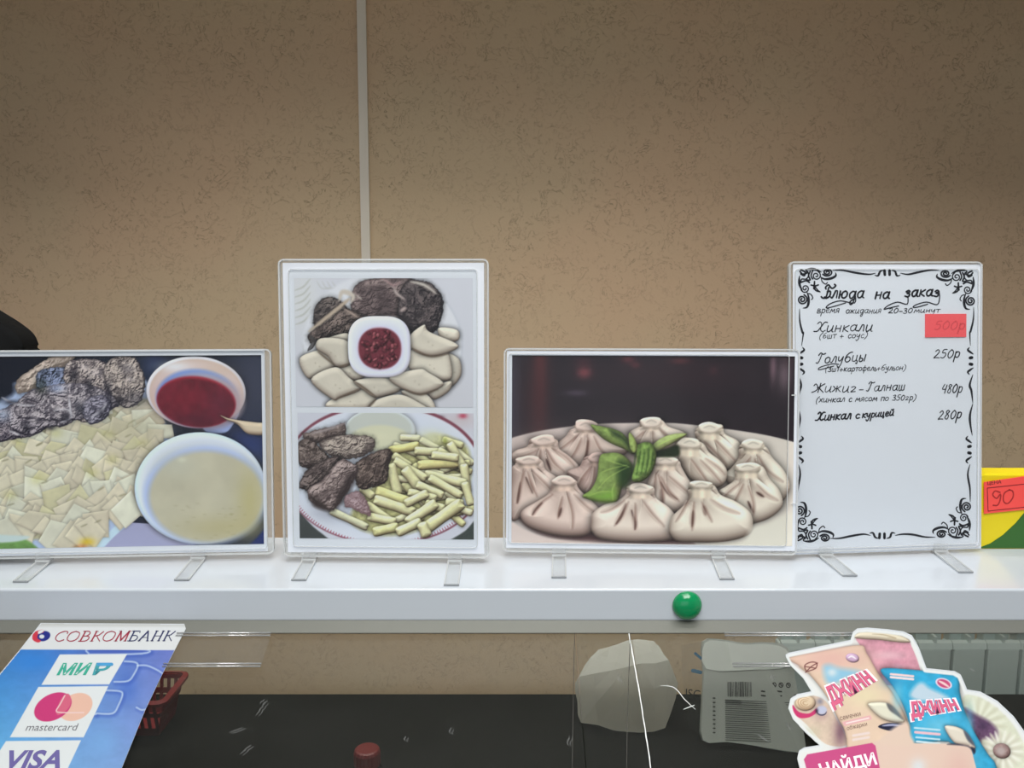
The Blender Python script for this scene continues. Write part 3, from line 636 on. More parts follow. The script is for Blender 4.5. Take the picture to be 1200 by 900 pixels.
for k in range(3):
    panes.append(cpart(slab('glass_pane', seams[k] + (.0004 if k else 0), seams[k + 1] - (.0004 if k < 2 else 0), .0, GL, -.004, 0, M['glass'])))
tq = (on_glass(600, 742, .001) - G0).length
cpart(slab('glass_clamp_rail', -1.25, 1.25, -.004, tq, .0003, .0016, M['rail']))
end = gpt(0, GL, 0)
part(boxob('front_panel', -1.25, 1.25, end.y - .018, end.y + .006, .08, end.z - .0065, M['shelf'], None, .002), front)
part(boxob('plinth', -1.25, 1.25, end.y - .01, end.y + .004, 0, .08, M['black']), front)
for sx in (-1.25, 1.235):
    tag(boxob('shelf_upright', sx, sx + .015, .83, .87, EYE - .634, SZ - .034, M['shelf']), 'white upright carrying the ' + ('left' if sx < 0 else 'right') + ' end of the counter shelf', 'upright')
# cracked joint between panes
def ribbon(bm, P, wfn):
    L = []
    for i, (p, tdir) in enumerate(P):
        w_ = wfn(i / (len(P) - 1)); s = tdir.cross(GN).normalized() * w_ / 2
        L.append((bm.verts.new(p - s), bm.verts.new(p + s)))
    for i in range(len(L) - 1): bm.faces.new((L[i][0], L[i][1], L[i + 1][1], L[i + 1][0]))
def glassline(name, pts, wid, m, jitter=0, lift=.0009, parent=None, taper=False):
    rs = random.Random(len(pts)); sm = smooth(pts, 6, False); bm = bmesh.new(); P = [on_glass(x + rs.uniform(-jitter, jitter), y, lift) for x, y in sm]
    Q = [(P[i], (P[min(i + 1, len(P) - 1)] - P[max(i - 1, 0)]).normalized()) for i in range(len(P))]
    ribbon(bm, Q, (lambda t: wid * (.25 + .75 * math.sin(math.pi * min(max(t, .03), .97)))) if taper else (lambda t: wid * (.75 + .5 * rs.random())))
    ex = bmesh.ops.extrude_face_region(bm, geom=bm.faces[:])
    for v in [g for g in ex['geom'] if isinstance(g, bmesh.types.BMVert)]: v.co -= GN * .0006
    o = from_bm(name, bm, m); return part(o, parent or counter) if parent is not False else o
crack = mat('chipped_glass_edge', (236, 240, 238), .3, .6); hair = mat('dark_seam', (52, 50, 44), .6)
cpart_line = lambda *a, **k: glassline(*a, **k)
cpart_line('glass_crack', [(736, 736), (741, 765), (749, 810), (756, 855), (763, 902), (769, 945)], .0009, crack, .35)
cpart_line('glass_crack', [(774, 803.5), (785, 804), (793, 808), (803, 820), (815, 831)], .0006, crack, .2, taper=True)
cpart_line('glass_crack', [(801, 831), (809, 828), (814, 826)], .0006, crack, .2, taper=True)
cpart_line('glass_seam', [(739, 742), (737, 790), (735, 850), (734, 930)], .0006, hair)
cpart_line('glass_seam', [(673.5, 742), (672.6, 780), (672, 815), (670, 930)], .0005, hair)
smud = clear_mat('dried_smear', (.97, .97, .97), .004, .04, .5, .05)
for p in ([(300, 838), (306, 830), (311, 822)], [(304, 825), (310, 819)], [(268, 858), (278, 855), (284, 852)], [(281, 884), (290, 876), (294, 873)], [(527, 860), (528, 852)], [(474, 868), (475, 862)], [(724, 790), (726, 800)], [(898, 868), (888, 860)], [(925, 855), (921, 846)],
          [(905, 790), (903, 796)], [(1140, 786), (1136, 782)], [(665, 874), (667, 862)]):
    cpart_line('glass_smear', p, .0011, smud, .8, taper=True); cpart_line('glass_smear', [(x + 3.2, y + 1.4) for x, y in p], .0008, smud, .9, taper=True)

# clear price rail hung along the top of the glass: a shallow plastic channel in two lengths
def price_rail(x0, x1, label):
    e = empty('price_rail', gpt((x0 + x1) / 2, .02, .002)); tag(e, label, 'price rail', 'clear price rails on the counter glass')
    bm = bmesh.new(); t0 = tq + .0002; t1 = (on_glass(600, 782, .002) - G0).length
    prism(bm, [(x0, t0), (x1, t0), (x1, t1), (x0, t1)], lambda p, d: gpt(p[0], p[1], d), .0018, .0028)
    part(from_bm('channel_strip', bm, M['film']), e)
    for t in (t0 + .0016, t0 + .0046, t1 - .003, t1):
        bm = bmesh.new(); pr = [(math.cos(a) * .0008, math.sin(a) * .0008) for a in np.linspace(0, 2 * math.pi, 9)[:-1]]
        A = [bm.verts.new(gpt(x0, t + c, .0036 + s)) for c, s in pr]; B = [bm.verts.new(gpt(x1, t + c, .0036 + s)) for c, s in pr]
        for i in range(8): bm.faces.new((A[i], B[i], B[(i + 1) % 8], A[(i + 1) % 8]))
        bm.faces.new(A); bm.faces.new(B[::-1])
        part(from_bm('channel_lip', bm, M['lip'], None, True), e)
g = lambda px: on_glass(px, 745).x
price_rail(g(208), g(318), 'short clear plastic price rail on the glass beside the bank leaflet')
price_rail(g(848), g(1042), 'longer clear plastic price rail on the glass beside the snack advert')

# ---------------------------------------------------------------- printed sheets
PK = 1.30
def to_lin(a):
    a = np.clip(a, 0, 1); return np.where(a <= .04045, a / 12.92, ((a + .055) / 1.055) ** 2.4)
def sheet(name, s, fn, m, parent=None, mask=None, k=PK):
    """grid mesh carrying the picture s as ink colours; fn(X, Y) -> arrays x, y, z"""
    x, y, z = fn(s.X, s.Y); co = np.stack([x, y, z], -1).reshape(-1, 3).astype(np.float32)
    H, W = s.H, s.W; idx = np.arange(H * W).reshape(H, W)
    q = np.stack([idx[1:, :-1], idx[1:, 1:], idx[:-1, 1:], idx[:-1, :-1]], -1).reshape(-1, 4)
    colr = np.clip(to_lin(s.a) ** 1.08 * k, 0, .93).reshape(-1, 3)
    if mask is not None:
        mk = mask.reshape(-1); keep = mk[q].all(1); q = q[keep]; used = np.unique(q); rm = -np.ones(H * W, int); rm[used] = np.arange(len(used))
        q = rm[q]; co = co[used]; colr = colr[used]
    me = bpy.data.meshes.new(name); n = len(q)
    me.vertices.add(len(co)); me.vertices.foreach_set('co', co.ravel())
    me.loops.add(n * 4); me.loops.foreach_set('vertex_index', q.ravel().astype(np.int32))
    me.polygons.add(n); me.polygons.foreach_set('loop_start', np.arange(0, n * 4, 4, dtype=np.int32)); me.polygons.foreach_set('loop_total', np.full(n, 4, dtype=np.int32))
    at = me.color_attributes.new('ink', 'FLOAT_COLOR', 'POINT')
    at.data.foreach_set('color', np.concatenate([colr, np.ones((len(colr), 1))], 1).ravel().astype(np.float32))
    me.update(); me.validate()
    return link(name, me, m, parent)

# ---------------------------------------------------------------- pen strokes and lettering
def strokes_mesh(name, lines, fn, m, parent, curved=True):
    """lines: (points, half width); drawn as flat ribbons with round ends; fn(x, y) -> Vector"""
    V, F = [], []
    for pts, hw in lines:
        P = smooth(pts, 4, False) if curved and len(pts) > 2 else np.array(pts, float)
        n = len(P); base = len(V)
        for i in range(n):
            d = P[min(i + 1, n - 1)] - P[max(i - 1, 0)]; L = math.hypot(*d) or 1; q = i / (n - 1)
            w_ = hw(q) if callable(hw) else hw
            nx, ny = -d[1] / L * w_, d[0] / L * w_
            V += [(P[i][0] + nx, P[i][1] + ny), (P[i][0] - nx, P[i][1] - ny)]
        for i in range(n - 1): F.append((base + 2 * i, base + 2 * i + 1, base + 2 * i + 3, base + 2 * i + 2))
        for e_, i in ((0, 0), (1, n - 1)):
            w_ = hw(float(e_)) if callable(hw) else hw
            b0 = len(V); V += [(P[i][0] + w_ * math.cos(t), P[i][1] + w_ * math.sin(t)) for t in np.linspace(0, 2 * math.pi, 9)[:-1]]
            F.append(tuple(range(b0, b0 + 8)))
    me = bpy.data.meshes.new(name); me.from_pydata([tuple(fn(x, y)) for x, y in V], [], F); me.update()
    return link(name, me, m, parent)
_font = bpy.data.fonts.load('<builtin>') if '<builtin>' in bpy.data.fonts else None
def text_mesh(name, txt, quad, fn, m, parent, bold=0., spacing=1., res=4):
    """lettering fitted into quad (tl, tr, br, bl)"""
    cu = bpy.data.curves.new('lettering', 'FONT'); cu.body = txt; cu.offset = bold; cu.space_character = spacing; cu.resolution_u = res
    o = bpy.data.objects.new('lettering', cu); COL.objects.link(o); bpy.context.view_layer.update()
    me = bpy.data.meshes.new_from_object(o.evaluated_get(bpy.context.evaluated_depsgraph_get())); bpy.data.objects.remove(o); bpy.data.curves.remove(cu)
    co = np.array([v.co[:] for v in me.vertices]); lo, hi = co.min(0), co.max(0); sz = np.maximum(hi - lo, 1e-6)
    tl, tr, br, bl = [np.array(p, float) for p in quad]
    for v in me.vertices:
        u = (v.co.x - lo[0]) / sz[0]; t = (hi[1] - v.co.y) / sz[1]
        p = (tl * (1 - u) + tr * u) * (1 - t) + (bl * (1 - u) + br * u) * t
        v.co = fn(p[0], p[1])
    me.name = name
    return link(name, me, m, parent)

# ---------------------------------------------------------------- acrylic picture stands
FR = dict(
    F1=(-.4180, .8404, 1.1938, .0561, .1121, .3181, .2232),
    F2=(-.1357, .8390, 1.1935, -.0244, .0666, .2219, .3188),
    F3=(.1493, .8495, 1.1940, -.0357, .1085, .3182, .2233),
    F4=(.4138, .8632, 1.1931, .0912, .1131, .2219, .3182))
class Stand:
    TH = .0045
    def __init__(s, key, label, cat='picture stand'):
        x, y, z, yaw, lean, s.w, s.h = FR[key]
        s.o = empty('picture_stand', (x, y, z)); s.o.rotation_mode = 'XYZ'
        s.R = Matrix.Rotation(yaw, 3, 'Z') @ Matrix.Rotation(-lean, 3, 'X'); s.o.rotation_euler = s.R.to_euler()
        s.loc = Vector((x, y, z)); s.inv = s.R.transposed()
        tag(s.o, label, cat)
    def loc_of(s, px, py, d=0.):
        e = s.inv @ (Vector((0, 0, EYE)) - s.loc); r = s.inv @ ray(px, py); q = e + r * ((d - e.y) / r.y); return q.x, q.z
    def rect(s, tl, br):
        a = s.loc_of(*tl); b = s.loc_of(*br); return a[0], b[0], b[1], a[1]       # x0 x1 z0 z1
    def plate(s, name, x0, x1, z0, z1, d0, d1, m, r=0., parent=None):
        bm = bmesh.new(); pts = rrect(x0, x1, z0, z1, r) if r else [(x0, z0), (x1, z0), (x1, z1), (x0, z1)]
        prism(bm, pts, lambda p, d: Vector((p[0], d, p[1])), d0, d1); return from_bm(name, bm, m, parent or s.o)
    def rim(s, name, x0, x1, z0, z1, wdt, d0, d1, r, m):
        bm = bmesh.new(); A = rrect(x0, x1, z0, z1, r); B = rrect(x0 + wdt, x1 - wdt, z0 + wdt, z1 - wdt, max(r - wdt, .0004)); n = len(A)
        L = [[bm.verts.new((p[0], d, p[1])) for p in P] for P, d in ((A, d1), (A, d0), (B, d0), (B, d1))]
        for k in range(4):
            for i in range(n): bm.faces.new((L[k][i], L[k][(i + 1) % n], L[(k + 1) % 4][(i + 1) % n], L[(k + 1) % 4][i]))
        return from_bm(name, bm, m, s.o)
    def build(s, paper, lens, r=.006):
        w, h = s.w, s.h
        s.plate('acrylic_body', -w / 2, w / 2, 0, h, .0012, s.TH, M['clear'], r)
        s.rim('acrylic_rim', -w / 2, w / 2, 0, h, .0016, -.0014, .0030, r, M['rimclear'])
        x0, x1, z0, z1 = paper; s.plate('paper_backing', x0, x1, z0, z1, .0004, .0010, M['paper'])
        x0, x1, z0, z1 = lens
        s.plate('acrylic_cover', x0 + .0008, x1 - .0008, z0 + .0008, z1 - .0008, -.0016, -.0010, M['lens'], .0035)
        s.rim('cover_edge', x0, x1, z0, z1, .0007, -.0019, -.0008, .004, M['rimclear'])
    def clip(s, base, tip):
        """clear foot hooked under the lower edge, splayed forward on to the shelf"""
        T = at_z(*tip, SZ + .001); bx, bz = s.loc_of(*base, -.002)
        top = s.R @ Vector((bx, -.0026, .006)) + s.loc; kn = s.R @ Vector((bx, -.0026, -.0022)) + s.loc; bk = s.R @ Vector((bx, .0065, -.0022)) + s.loc; bt = s.R @ Vector((bx, .0065, .010)) + s.loc
        kz = Vector((kn.x, kn.y - .002, SZ + .0022)); hw = .0076; th = .0014
        dirf = (T - kz).normalized(); side = Vector((1, 0, 0))
        f = empty('stand_foot'); 
        bpy.data.objects.remove(f)
        def strip(pts, name, parent=None, mm=None):
            bm = bmesh.new(); L = []
            for i, p in enumerate(pts):
                d = (pts[min(i + 1, len(pts) - 1)] - pts[max(i - 1, 0)]).normalized(); n = side.cross(d).normalized() * th / 2
                L.append([bm.verts.new(p - side * hw - n), bm.verts.new(p + side * hw - n), bm.verts.new(p + side * hw + n), bm.verts.new(p - side * hw + n)])
            for i in range(len(L) - 1):
                for k in range(4): bm.faces.new((L[i][k], L[i][(k + 1) % 4], L[i + 1][(k + 1) % 4], L[i + 1][k]))
            bm.faces.new(L[0]); bm.faces.new(L[-1][::-1])
            bmesh.ops.transform(bm, matrix=Matrix.Translation(-s.loc), verts=bm.verts); bmesh.ops.transform(bm, matrix=s.inv.to_4x4(), verts=bm.verts)
            return from_bm(name, bm, mm or M['foot'], parent or s.o)
        ft = strip([kz + Vector((0, .004, .0025)), kz, kz.lerp(T, .5), T], 'foot')
        hw0 = hw; ends = []
        for sg in (-1, 1):
            off = side * (hw0 - .0006) * sg; hw = .0006; strip([p_ + off + Vector((0, 0, .0008)) for p_ in (kz, kz.lerp(T, .5), T)], 'foot_rib', ft, M['rimclear'])
        hw = hw0; strip([T + Vector((0, .0012, .0004)), T + Vector((0, -.0004, .0004))], 'foot_tip', ft, M['tip'])
        strip([top, kn, bk, bt], 'foot_clip', ft)
        strip([kn + Vector((0, -.0006, .0005)), kn + Vector((0, -.0006, -.0012))], 'foot_fold', ft, M['rimclear'])
        strip([bk + Vector((0, 0, 0)), bk.lerp(kz, .5), kz + Vector((0, .003, .0022))], 'foot_neck', ft)
    def pic(s, ink, m=None, d=0.0001, quad=None, k=PK):
        """quad: pixel corners tl, tr, br, bl of the ink area"""
        q = [np.array(s.loc_of(*p, d)) for p in quad]; x0 = (q[0][0] + q[3][0]) / 2; x1 = (q[1][0] + q[2][0]) / 2; z1 = (q[0][1] + q[1][1]) / 2; z0 = (q[2][1] + q[3][1]) / 2
        fn = lambda X, Y: (x0 + (X - ink.x0) / (ink.x1 - ink.x0) * (x1 - x0), np.full(X.shape, d), z1 - (Y - ink.y0) / (ink.y1 - ink.y0) * (z1 - z0))
        s.fit = (x0, x1, z0, z1)
        return sheet('printed_photo', ink, fn, m or M['ink'], s.o, k=k)

s1 = Stand('F1', 'wide clear acrylic stand at far left with photo of flat noodles, meat and two bowls')
hw = s1.w / 2
pw = s1.rect((0, 411), (313.5, 646)); s1.build((-hw + .008, pw[1], pw[2], pw[3]), (-hw + .010, s1.loc_of(312, 500)[0], pw[2] + .003, pw[3] - .001))
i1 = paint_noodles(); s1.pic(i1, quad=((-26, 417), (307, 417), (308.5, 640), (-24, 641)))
s1.clip((50, 652), (24, 682)); s1.clip((232, 652), (213, 680))

s2 = Stand('F2', 'tall clear acrylic stand with two stacked food photos, lamb shank above pasta with beef')
pw = s2.rect((331, 308), (567.5, 649)); s2.build(pw, s2.rect((338, 315), (560, 642)))
q = ((344, 326), (554, 326), (554.5, 477), (347.5, 477)); s2.pic(paint_leg(), quad=q)
q = ((348.5, 484), (554.8, 484), (555.5, 632), (351.5, 631)); s2.pic(paint_pasta(), quad=q)
s2.clip((362, 655), (350, 680)); s2.clip((533, 657), (529, 686))

s3 = Stand('F3', 'wide clear acrylic stand with photo of pleated dumplings and basil on a dark background')
pw = s3.rect((594, 411), (934.5, 646)); s3.build(pw, s3.rect((596, 414), (921.5, 640)))
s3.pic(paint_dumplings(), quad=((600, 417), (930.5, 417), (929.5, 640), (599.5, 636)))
s3.clip((655, 655), (655, 677)); s3.clip((842, 655), (852, 679))
xr, zr = s3.loc_of(929.5, 463)
s3.plate('cover_tab', xr - .0022, xr + .0030, zr - .0006, zr + .0006, -.0018, -.0012, M['rimclear'])
xr, zr = s3.loc_of(929.5, 590)
s3.plate('cover_tab', xr - .0022, xr + .0030, zr - .0006, zr + .0006, -.0018, -.0012, M['rimclear'])

s4 = Stand('F4', 'tall clear acrylic stand with handwritten menu in a black scroll border', 'menu stand')
pw = s4.rect((929.5, 309.5), (1150, 643)); s4.build(pw, s4.rect((931, 315), (1144.5, 637)))
s4.clip((968, 655), (996, 675)); s4.clip((1102, 651), (1132, 671))
# menu lettering, drawn in sheet units: 1 unit = 1/1000 of 0.9 m
def menu(x, y):
    u, v = s4.loc_of(x, y, .0002); return Vector((u, .0002, v))
G = {  # handwritten letter shapes: strokes in (x, y up), x-height 1
 'а': ([[(.8, .8), (.5, 1), (.12, .7), (.12, .25), (.35, 0), (.65, .2), (.8, .9)], [(.82, 1), (.78, .2), (.98, 0)]], 1.1),
 'б': ([[(.95, 1.7), (.6, 1.6), (.2, 1.1), (.1, .4), (.4, 0), (.8, .3), (.7, .8), (.35, .9), (.15, .6)]], 1.1),
 'в': ([[(.1, 0), (.15, 1), (.55, 1), (.6, .7), (.2, .5), (.7, .4), (.7, .05), (.1, 0)]], .95),
 'г': ([[(.1, .85), (.4, 1), (.65, .8), (.4, .4), (.1, .05), (.4, .08), (.7, .1)]], .95),
 'Г': ([[(-.1, .1), (.15, 0), (.35, .6), (.5, 1.6)], [(.05, 1.35), (.3, 1.75), (.7, 1.5), (1.0, 1.65)]], 1.1),
 'д': ([[(.8, .85), (.45, 1), (.1, .6), (.3, 0), (.65, .2), (.85, 1)], [(.85, 1), (.8, -.5), (.5, -.9), (.35, -.5), (.9, 0)]], 1.1),
 'е': ([[(.1, .5), (.6, .6), (.6, .95), (.3, 1), (.08, .5), (.3, 0), (.75, .15)]], .95),
 'ж': ([[(.0, 1), (.3, .55), (0, .05)], [(.5, 1), (.5, 0)], [(1.0, 1), (.65, .55), (1.05, .0)], [(.3, .55), (.65, .55)]], 1.25),
 'Ж': ([[(-.1, 1.2), (.15, 1.5), (.5, .8), (.3, .3), (-.2, .0)], [(.75, 1.6), (.6, 0)], [(1.3, 1.5), (.7, .85), (1.3, 0)], [(.4, .85), (.75, .85)]], 1.45),
 'з': ([[(.1, .8), (.4, 1), (.6, .75), (.25, .55), (.65, .4), (.5, 0), (.05, .12)]], .9),
 'и': ([[(.1, 1), (.08, .2), (.3, 0), (.65, .4), (.75, 1)], [(.75, 1), (.72, .1), (.9, 0)]], 1.05),
 'й': ([[(.1, 1), (.08, .2), (.3, 0), (.65, .4), (.75, 1)], [(.75, 1), (.72, .1), (.9, 0)], [(.25, 1.4), (.45, 1.25), (.65, 1.45)]], 1.05),
 'к': ([[(.12, 1), (.1, 0)], [(.75, 1), (.2, .5), (.75, 0)]], .95),
 'л': ([[(-.05, .1), (.15, .05), (.4, 1)], [(.4, 1), (.65, .95), (.7, 0)]], .95),
 'м': ([[(0, 0), (.25, 1), (.5, .3), (.85, 1), (.95, 0)]], 1.15),
 'н': ([[(.12, 1), (.08, 0)], [(.75, 1), (.7, 0)], [(.1, .5), (.72, .55)]], 1.0),
 'о': ([[(.4, 1), (.1, .75), (.1, .2), (.4, 0), (.7, .25), (.7, .8), (.4, 1)]], .95),
 'п': ([[(.1, 0), (.12, 1), (.4, .95), (.7, 1), (.7, 0)]], .95),
 'р': ([[(.15, 1), (.05, -.8)], [(.12, .7), (.4, 1), (.7, .75), (.6, .1), (.3, 0), (.12, .25)]], .9),
 'с': ([[(.65, .85), (.35, 1), (.08, .5), (.3, 0), (.7, .15)]], .85),
 'т': ([[(0, 1), (.75, 1.02)], [(.38, 1), (.35, 0)]], .85),
 'у': ([[(.05, 1), (.1, .4), (.4, .3), (.7, 1)], [(.72, 1), (.55, -.4), (.25, -.8), (.05, -.5)]], .95),
 'ф': ([[(.5, 1.5), (.45, -.7)], [(.5, .9), (.2, 1), (.05, .5), (.2, 0), (.5, .1), (.8, 0), (.95, .5), (.8, 1), (.5, .9)]], 1.15),
 'Х': ([[(.0, 1.3), (.3, 1.6), (.55, 1.2), (.55, .4), (.85, 0), (1.2, .2)], [(1.25, 1.5), (.9, 1.5), (.55, .8), (.2, .1), (-.25, .05)]], 1.35),
 'х': ([[(.05, 1), (.7, 0)], [(.7, 1), (0, 0)]], .9),
 'ц': ([[(.1, 1), (.1, .1), (.6, .1), (.65, 1)], [(.65, .1), (.85, 0), (.8, -.45), (.65, -.3)]], 1.05),
 'ш': ([[(.05, 1), (.1, .05), (.4, .05), (.45, 1)], [(.45, .1), (.85, .05), (.9, 1)], [(.9, 1), (.92, .05)]], 1.2),
 'ы': ([[(.1, 1), (.08, 0), (.45, 0), (.5, .4), (.1, .55)], [(.85, 1.1), (.78, 0)]], 1.1),
 'ь': ([[(.1, 1), (.08, 0), (.5, 0), (.5, .45), (.1, .55)]], .75),
 'ю': ([[(.08, 1), (.08, 0)], [(.08, .5), (.4, .5)], [(.75, 1), (.42, .75), (.42, .2), (.75, 0), (1.05, .3), (1.02, .8), (.75, 1)]], 1.3),
 'я': ([[(.65, 0), (.65, 1), (.3, 1), (.15, .75), (.3, .5), (.65, .5)], [(.4, .5), (.05, 0)]], .9),
 'Б': ([[(-.1, .2), (.2, 0), (.55, .2), (.62, 1.5)], [(.3, 1.3), (.2, 1.55), (.5, 1.9), (.9, 1.5), (1.2, 1.4), (1.5, 1.75), (1.3, 1.95)], [(.55, .9), (.95, .95), (1.0, .3), (.6, -.02), (.35, .15)]], 1.25),
 '0': ([[(.45, 1.5), (.1, 1.0), (.08, .35), (.35, 0), (.7, .4), (.75, 1.1), (.45, 1.5)]], 1.0),
 '2': ([[(.1, 1.2), (.4, 1.5), (.65, 1.15), (.4, .6), (.02, .05), (.35, .1), (.8, .05)]], 1.0),
 '3': ([[(.1, 1.35), (.5, 1.5), (.6, 1.1), (.25, .8), (.7, .6), (.55, .05), (.05, .1)]], .95),
 '4': ([[(.3, 1.5), (.05, .7), (.65, .7)], [(.75, 1.4), (.6, 0)]], 1.0),
 '5': ([[(.7, 1.5), (.25, 1.45), (.15, .9), (.55, .9), (.65, .4), (.35, 0), (.0, .1)]], .95),
 '6': ([[(.6, 1.5), (.2, 1.0), (.1, .3), (.4, 0), (.7, .3), (.5, .75), (.15, .5)]], .95),
 '8': ([[(.65, 1.3), (.35, 1.5), (.15, 1.15), (.6, .55), (.45, 0), (.1, .2), (.25, .7), (.65, 1.3)]], .95),
 '(': ([[(.6, 1.6), (.15, .9), (.1, .1), (.3, -.5)]], .7), ')': ([[(.1, 1.6), (.5, 1.1), (.45, .2), (.05, -.5)]], .7),
 '+': ([[(.35, .9), (.33, 0)], [(.0, .45), (.75, .48)]], 1.0), '-': ([[(.05, .5), (.6, .52)]], .8), ' ': ([], .7)}
def write(txt, x0, y0, x1, y1, xh, hw_, slant=.22, seed=0):
    """one handwritten run from (x0, y0) to (x1, y1) on its base line"""
    rs = random.Random(seed + len(txt)); adv = [G[c][1] for c in txt]; tot = sum(adv) - .15; out = []; u = 0
    for c, a_ in zip(txt, adv):
        wob = rs.uniform(-.07, .07)
        for st in G[c][0]:
            P = []
            for gx, gy in st:
                t = (u + gx) / tot; P.append((x0 + (x1 - x0) * t + gy * xh * slant, y0 + (y1 - y0) * t - (gy + wob) * xh))
            out.append((P, hw_ * rs.uniform(.85, 1.15)))
        u += a_
    return out
W_ = []
W_ += write('Блюда', 963, 349.5, 1012, 349, 8.2, .95) + write('на', 1025, 350.5, 1042, 350, 7.6, 1.0) + write('заказ', 1060, 348, 1100, 347, 7.4, 1.0)
for p in ([(1002, 344), (1001.5, 355), (985, 352.5), (973, 356), (968, 360.5), (974, 360), (991, 355)], [(1064, 347), (1063, 356.5), (1052, 354), (1041, 358), (1036, 362.5), (1042, 361), (1053, 358.5)],
          [(1100.5, 341), (1101, 350), (1098, 357), (1086, 354), (1074, 357), (1070, 360), (1075, 360), (1087, 356.5)]): W_.append((p, .7))
menu_title = strokes_mesh('handwriting', W_, menu, M['pen'], s4.o)
LINES = [
 write('время', 957, 367, 983, 366.5, 4.6, .42) + write('ожидания', 991, 367, 1032, 367, 4.4, .42) + write('20-30', 1041, 367, 1069, 367, 3.9, .48) + write('минут', 1071, 366.5, 1101, 366, 3.6, .42),
 write('Хинкали', 956, 388.5, 1022, 388, 7.2, .62), write('(6шт + соус)', 960, 396.5, 1016, 395.5, 4.2, .42),
 write('Голубцы', 957, 425.5, 1014, 423, 6.8, .66) + [([(983, 427), (975, 426.5), (962, 430), (959, 433), (964, 432.5), (977, 429)], .6)], write('(3шт+картофель+бульон)', 967, 435.5, 1061, 433.5, 4.0, .42),
 write('Жижиг', 953, 460, 1003, 459, 6.6, .55) + write('-', 1006, 460, 1011, 460, 7, .5) + write('Галнаш', 1016, 458.5, 1060, 457, 6.2, .55), write('(хинкал с мясом по 350гр)', 956, 471.5, 1073, 468.5, 4.2, .45),
 write('Хинкал', 957, 493, 997, 490.5, 6.0, .85) + write('с', 1002, 490, 1007, 490, 5.0, .75) + write('курицей', 1010, 489.5, 1047, 487, 4.9, .8),
 write('250р', 1094, 419.5, 1124, 419, 6.6, .66), write('480р', 1103, 460.5, 1127, 460, 6.8, .62), write('280р', 1099, 491.5, 1126, 490, 6.8, .68)]
for L_ in LINES: strokes_mesh('handwriting', L_, menu, M['pen'], s4.o)
# scroll border
def spiral(cx, cy, r0, a0, turns, sgn=1, n=14, sq=1.):
    return [(cx + r0 * (1 - .82 * k / n) * math.cos(a0 + sgn * turns * 2 * math.pi * k / n), cy + sq * r0 * (1 - .82 * k / n) * math.sin(a0 + sgn * turns * 2 * math.pi * k / n)) for k in range(n + 1)]
tp = lambda m_: (lambda q: m_ * (.25 + .75 * math.sin(math.pi * min(max(q, 0), 1))))
corner = [   # measured from the corner, x right, y down
 ([(2, 1), (7, 4), (6, 8), (2, 6)], 1.0), ([(1, 3), (4, 6), (9, 5), (8, 1.5)], .9), ([(8, .6), (14, 0), (20, 1), (26, 4)], tp(1.5)), ([(.6, 8), (0, 14), (1, 20), (4, 26)], tp(1.5)),
 ([(10, 3), (11, 8), (8, 12), (3, 12), (2, 15)], .8), ([(13, 3), (11, 8), (13, 13), (9, 13)], 1.0), ([(16, 2), (14, 8), (16, 12)], .9), ([(2, 16), (8, 14), (12, 16)], 1.0),
 (spiral(20, 8, 5.4, -1.2, 1.5), .75), (spiral(7, 23, 5.0, 2.8, 1.5, -1), .75),
 (spiral(33, 4, 6.2, 2.6, 1.9, -1, 18, .75), .95), (spiral(3.6, 36, 6.0, -1.2, 1.9, 1, 18, 1), .95),
 ([(24, 9), (30, 12), (38, 11), (43, 8), (42.5, 4.5)], tp(1.5)), ([(9, 27), (11, 33), (11, 40), (9, 45), (4.5, 46)], tp(1.5)),
 ([(26, 11), (27, 15), (31, 18), (33, 16)], .65), ([(11, 29), (14, 30), (16, 34), (14.5, 36)], .65),
 ([(18, 15), (18.4, 24), (23.4, 26.6)], 1.0), ([(14, 19), (19, 20), (22.5, 18.8)], .9), ([(17.8, 16), (17, 23.5)], .8), ([(18, 20), (22, 25), (24.5, 27)], .7)]
def place_corner(ox, oy, fx, fy, sh=0):
    return [([(ox + fx * x, oy + fy * y) for x, y in P], hw_) for P, hw_ in corner]
B = place_corner(936.5, 315, 1, 1) + place_corner(1141, 316.5, -1, 1) + place_corner(933.5, 634.5, 1, -1) + place_corner(1136.5, 630, -1, -1)
def hside(y, x0, xm, x1, yy, up):
    u = up
    return [([(x0, y), (x0 + 12, y + .2 * u), (x0 + 26, y + 3 * u), (xm - 22, y + 5 * u), (xm - 14, y + 3.5 * u)], tp(1.25)), ([(x1, y + yy), (x1 - 12, y + .2 * u + yy), (x1 - 26, y + 3 * u + yy), (xm + 24, y + 5 * u), (xm + 15, y + 3.5 * u)], tp(1.25)),
            ([(xm - 15, y + 6 * u), (xm - 11, y + 6.5 * u), (xm - 8.5, y + 1.5 * u), (xm - 4.5, y)], tp(1.3)), ([(xm + 15, y + 6 * u), (xm + 11, y + 6.5 * u), (xm + 9, y + 1.5 * u), (xm + 5, y)], tp(1.3)),
            ([(xm - 3.5, y + .5 * u), (xm - 3, y + 5.5 * u)], 1.6), ([(xm + 2.5, y + .5 * u), (xm + 2.5, y + 5.5 * u)], 1.6)]
B += hside(316.5, 976, 1040, 1100, 0, 1) + hside(631, 972, 1034, 1096, -1.5, -1)
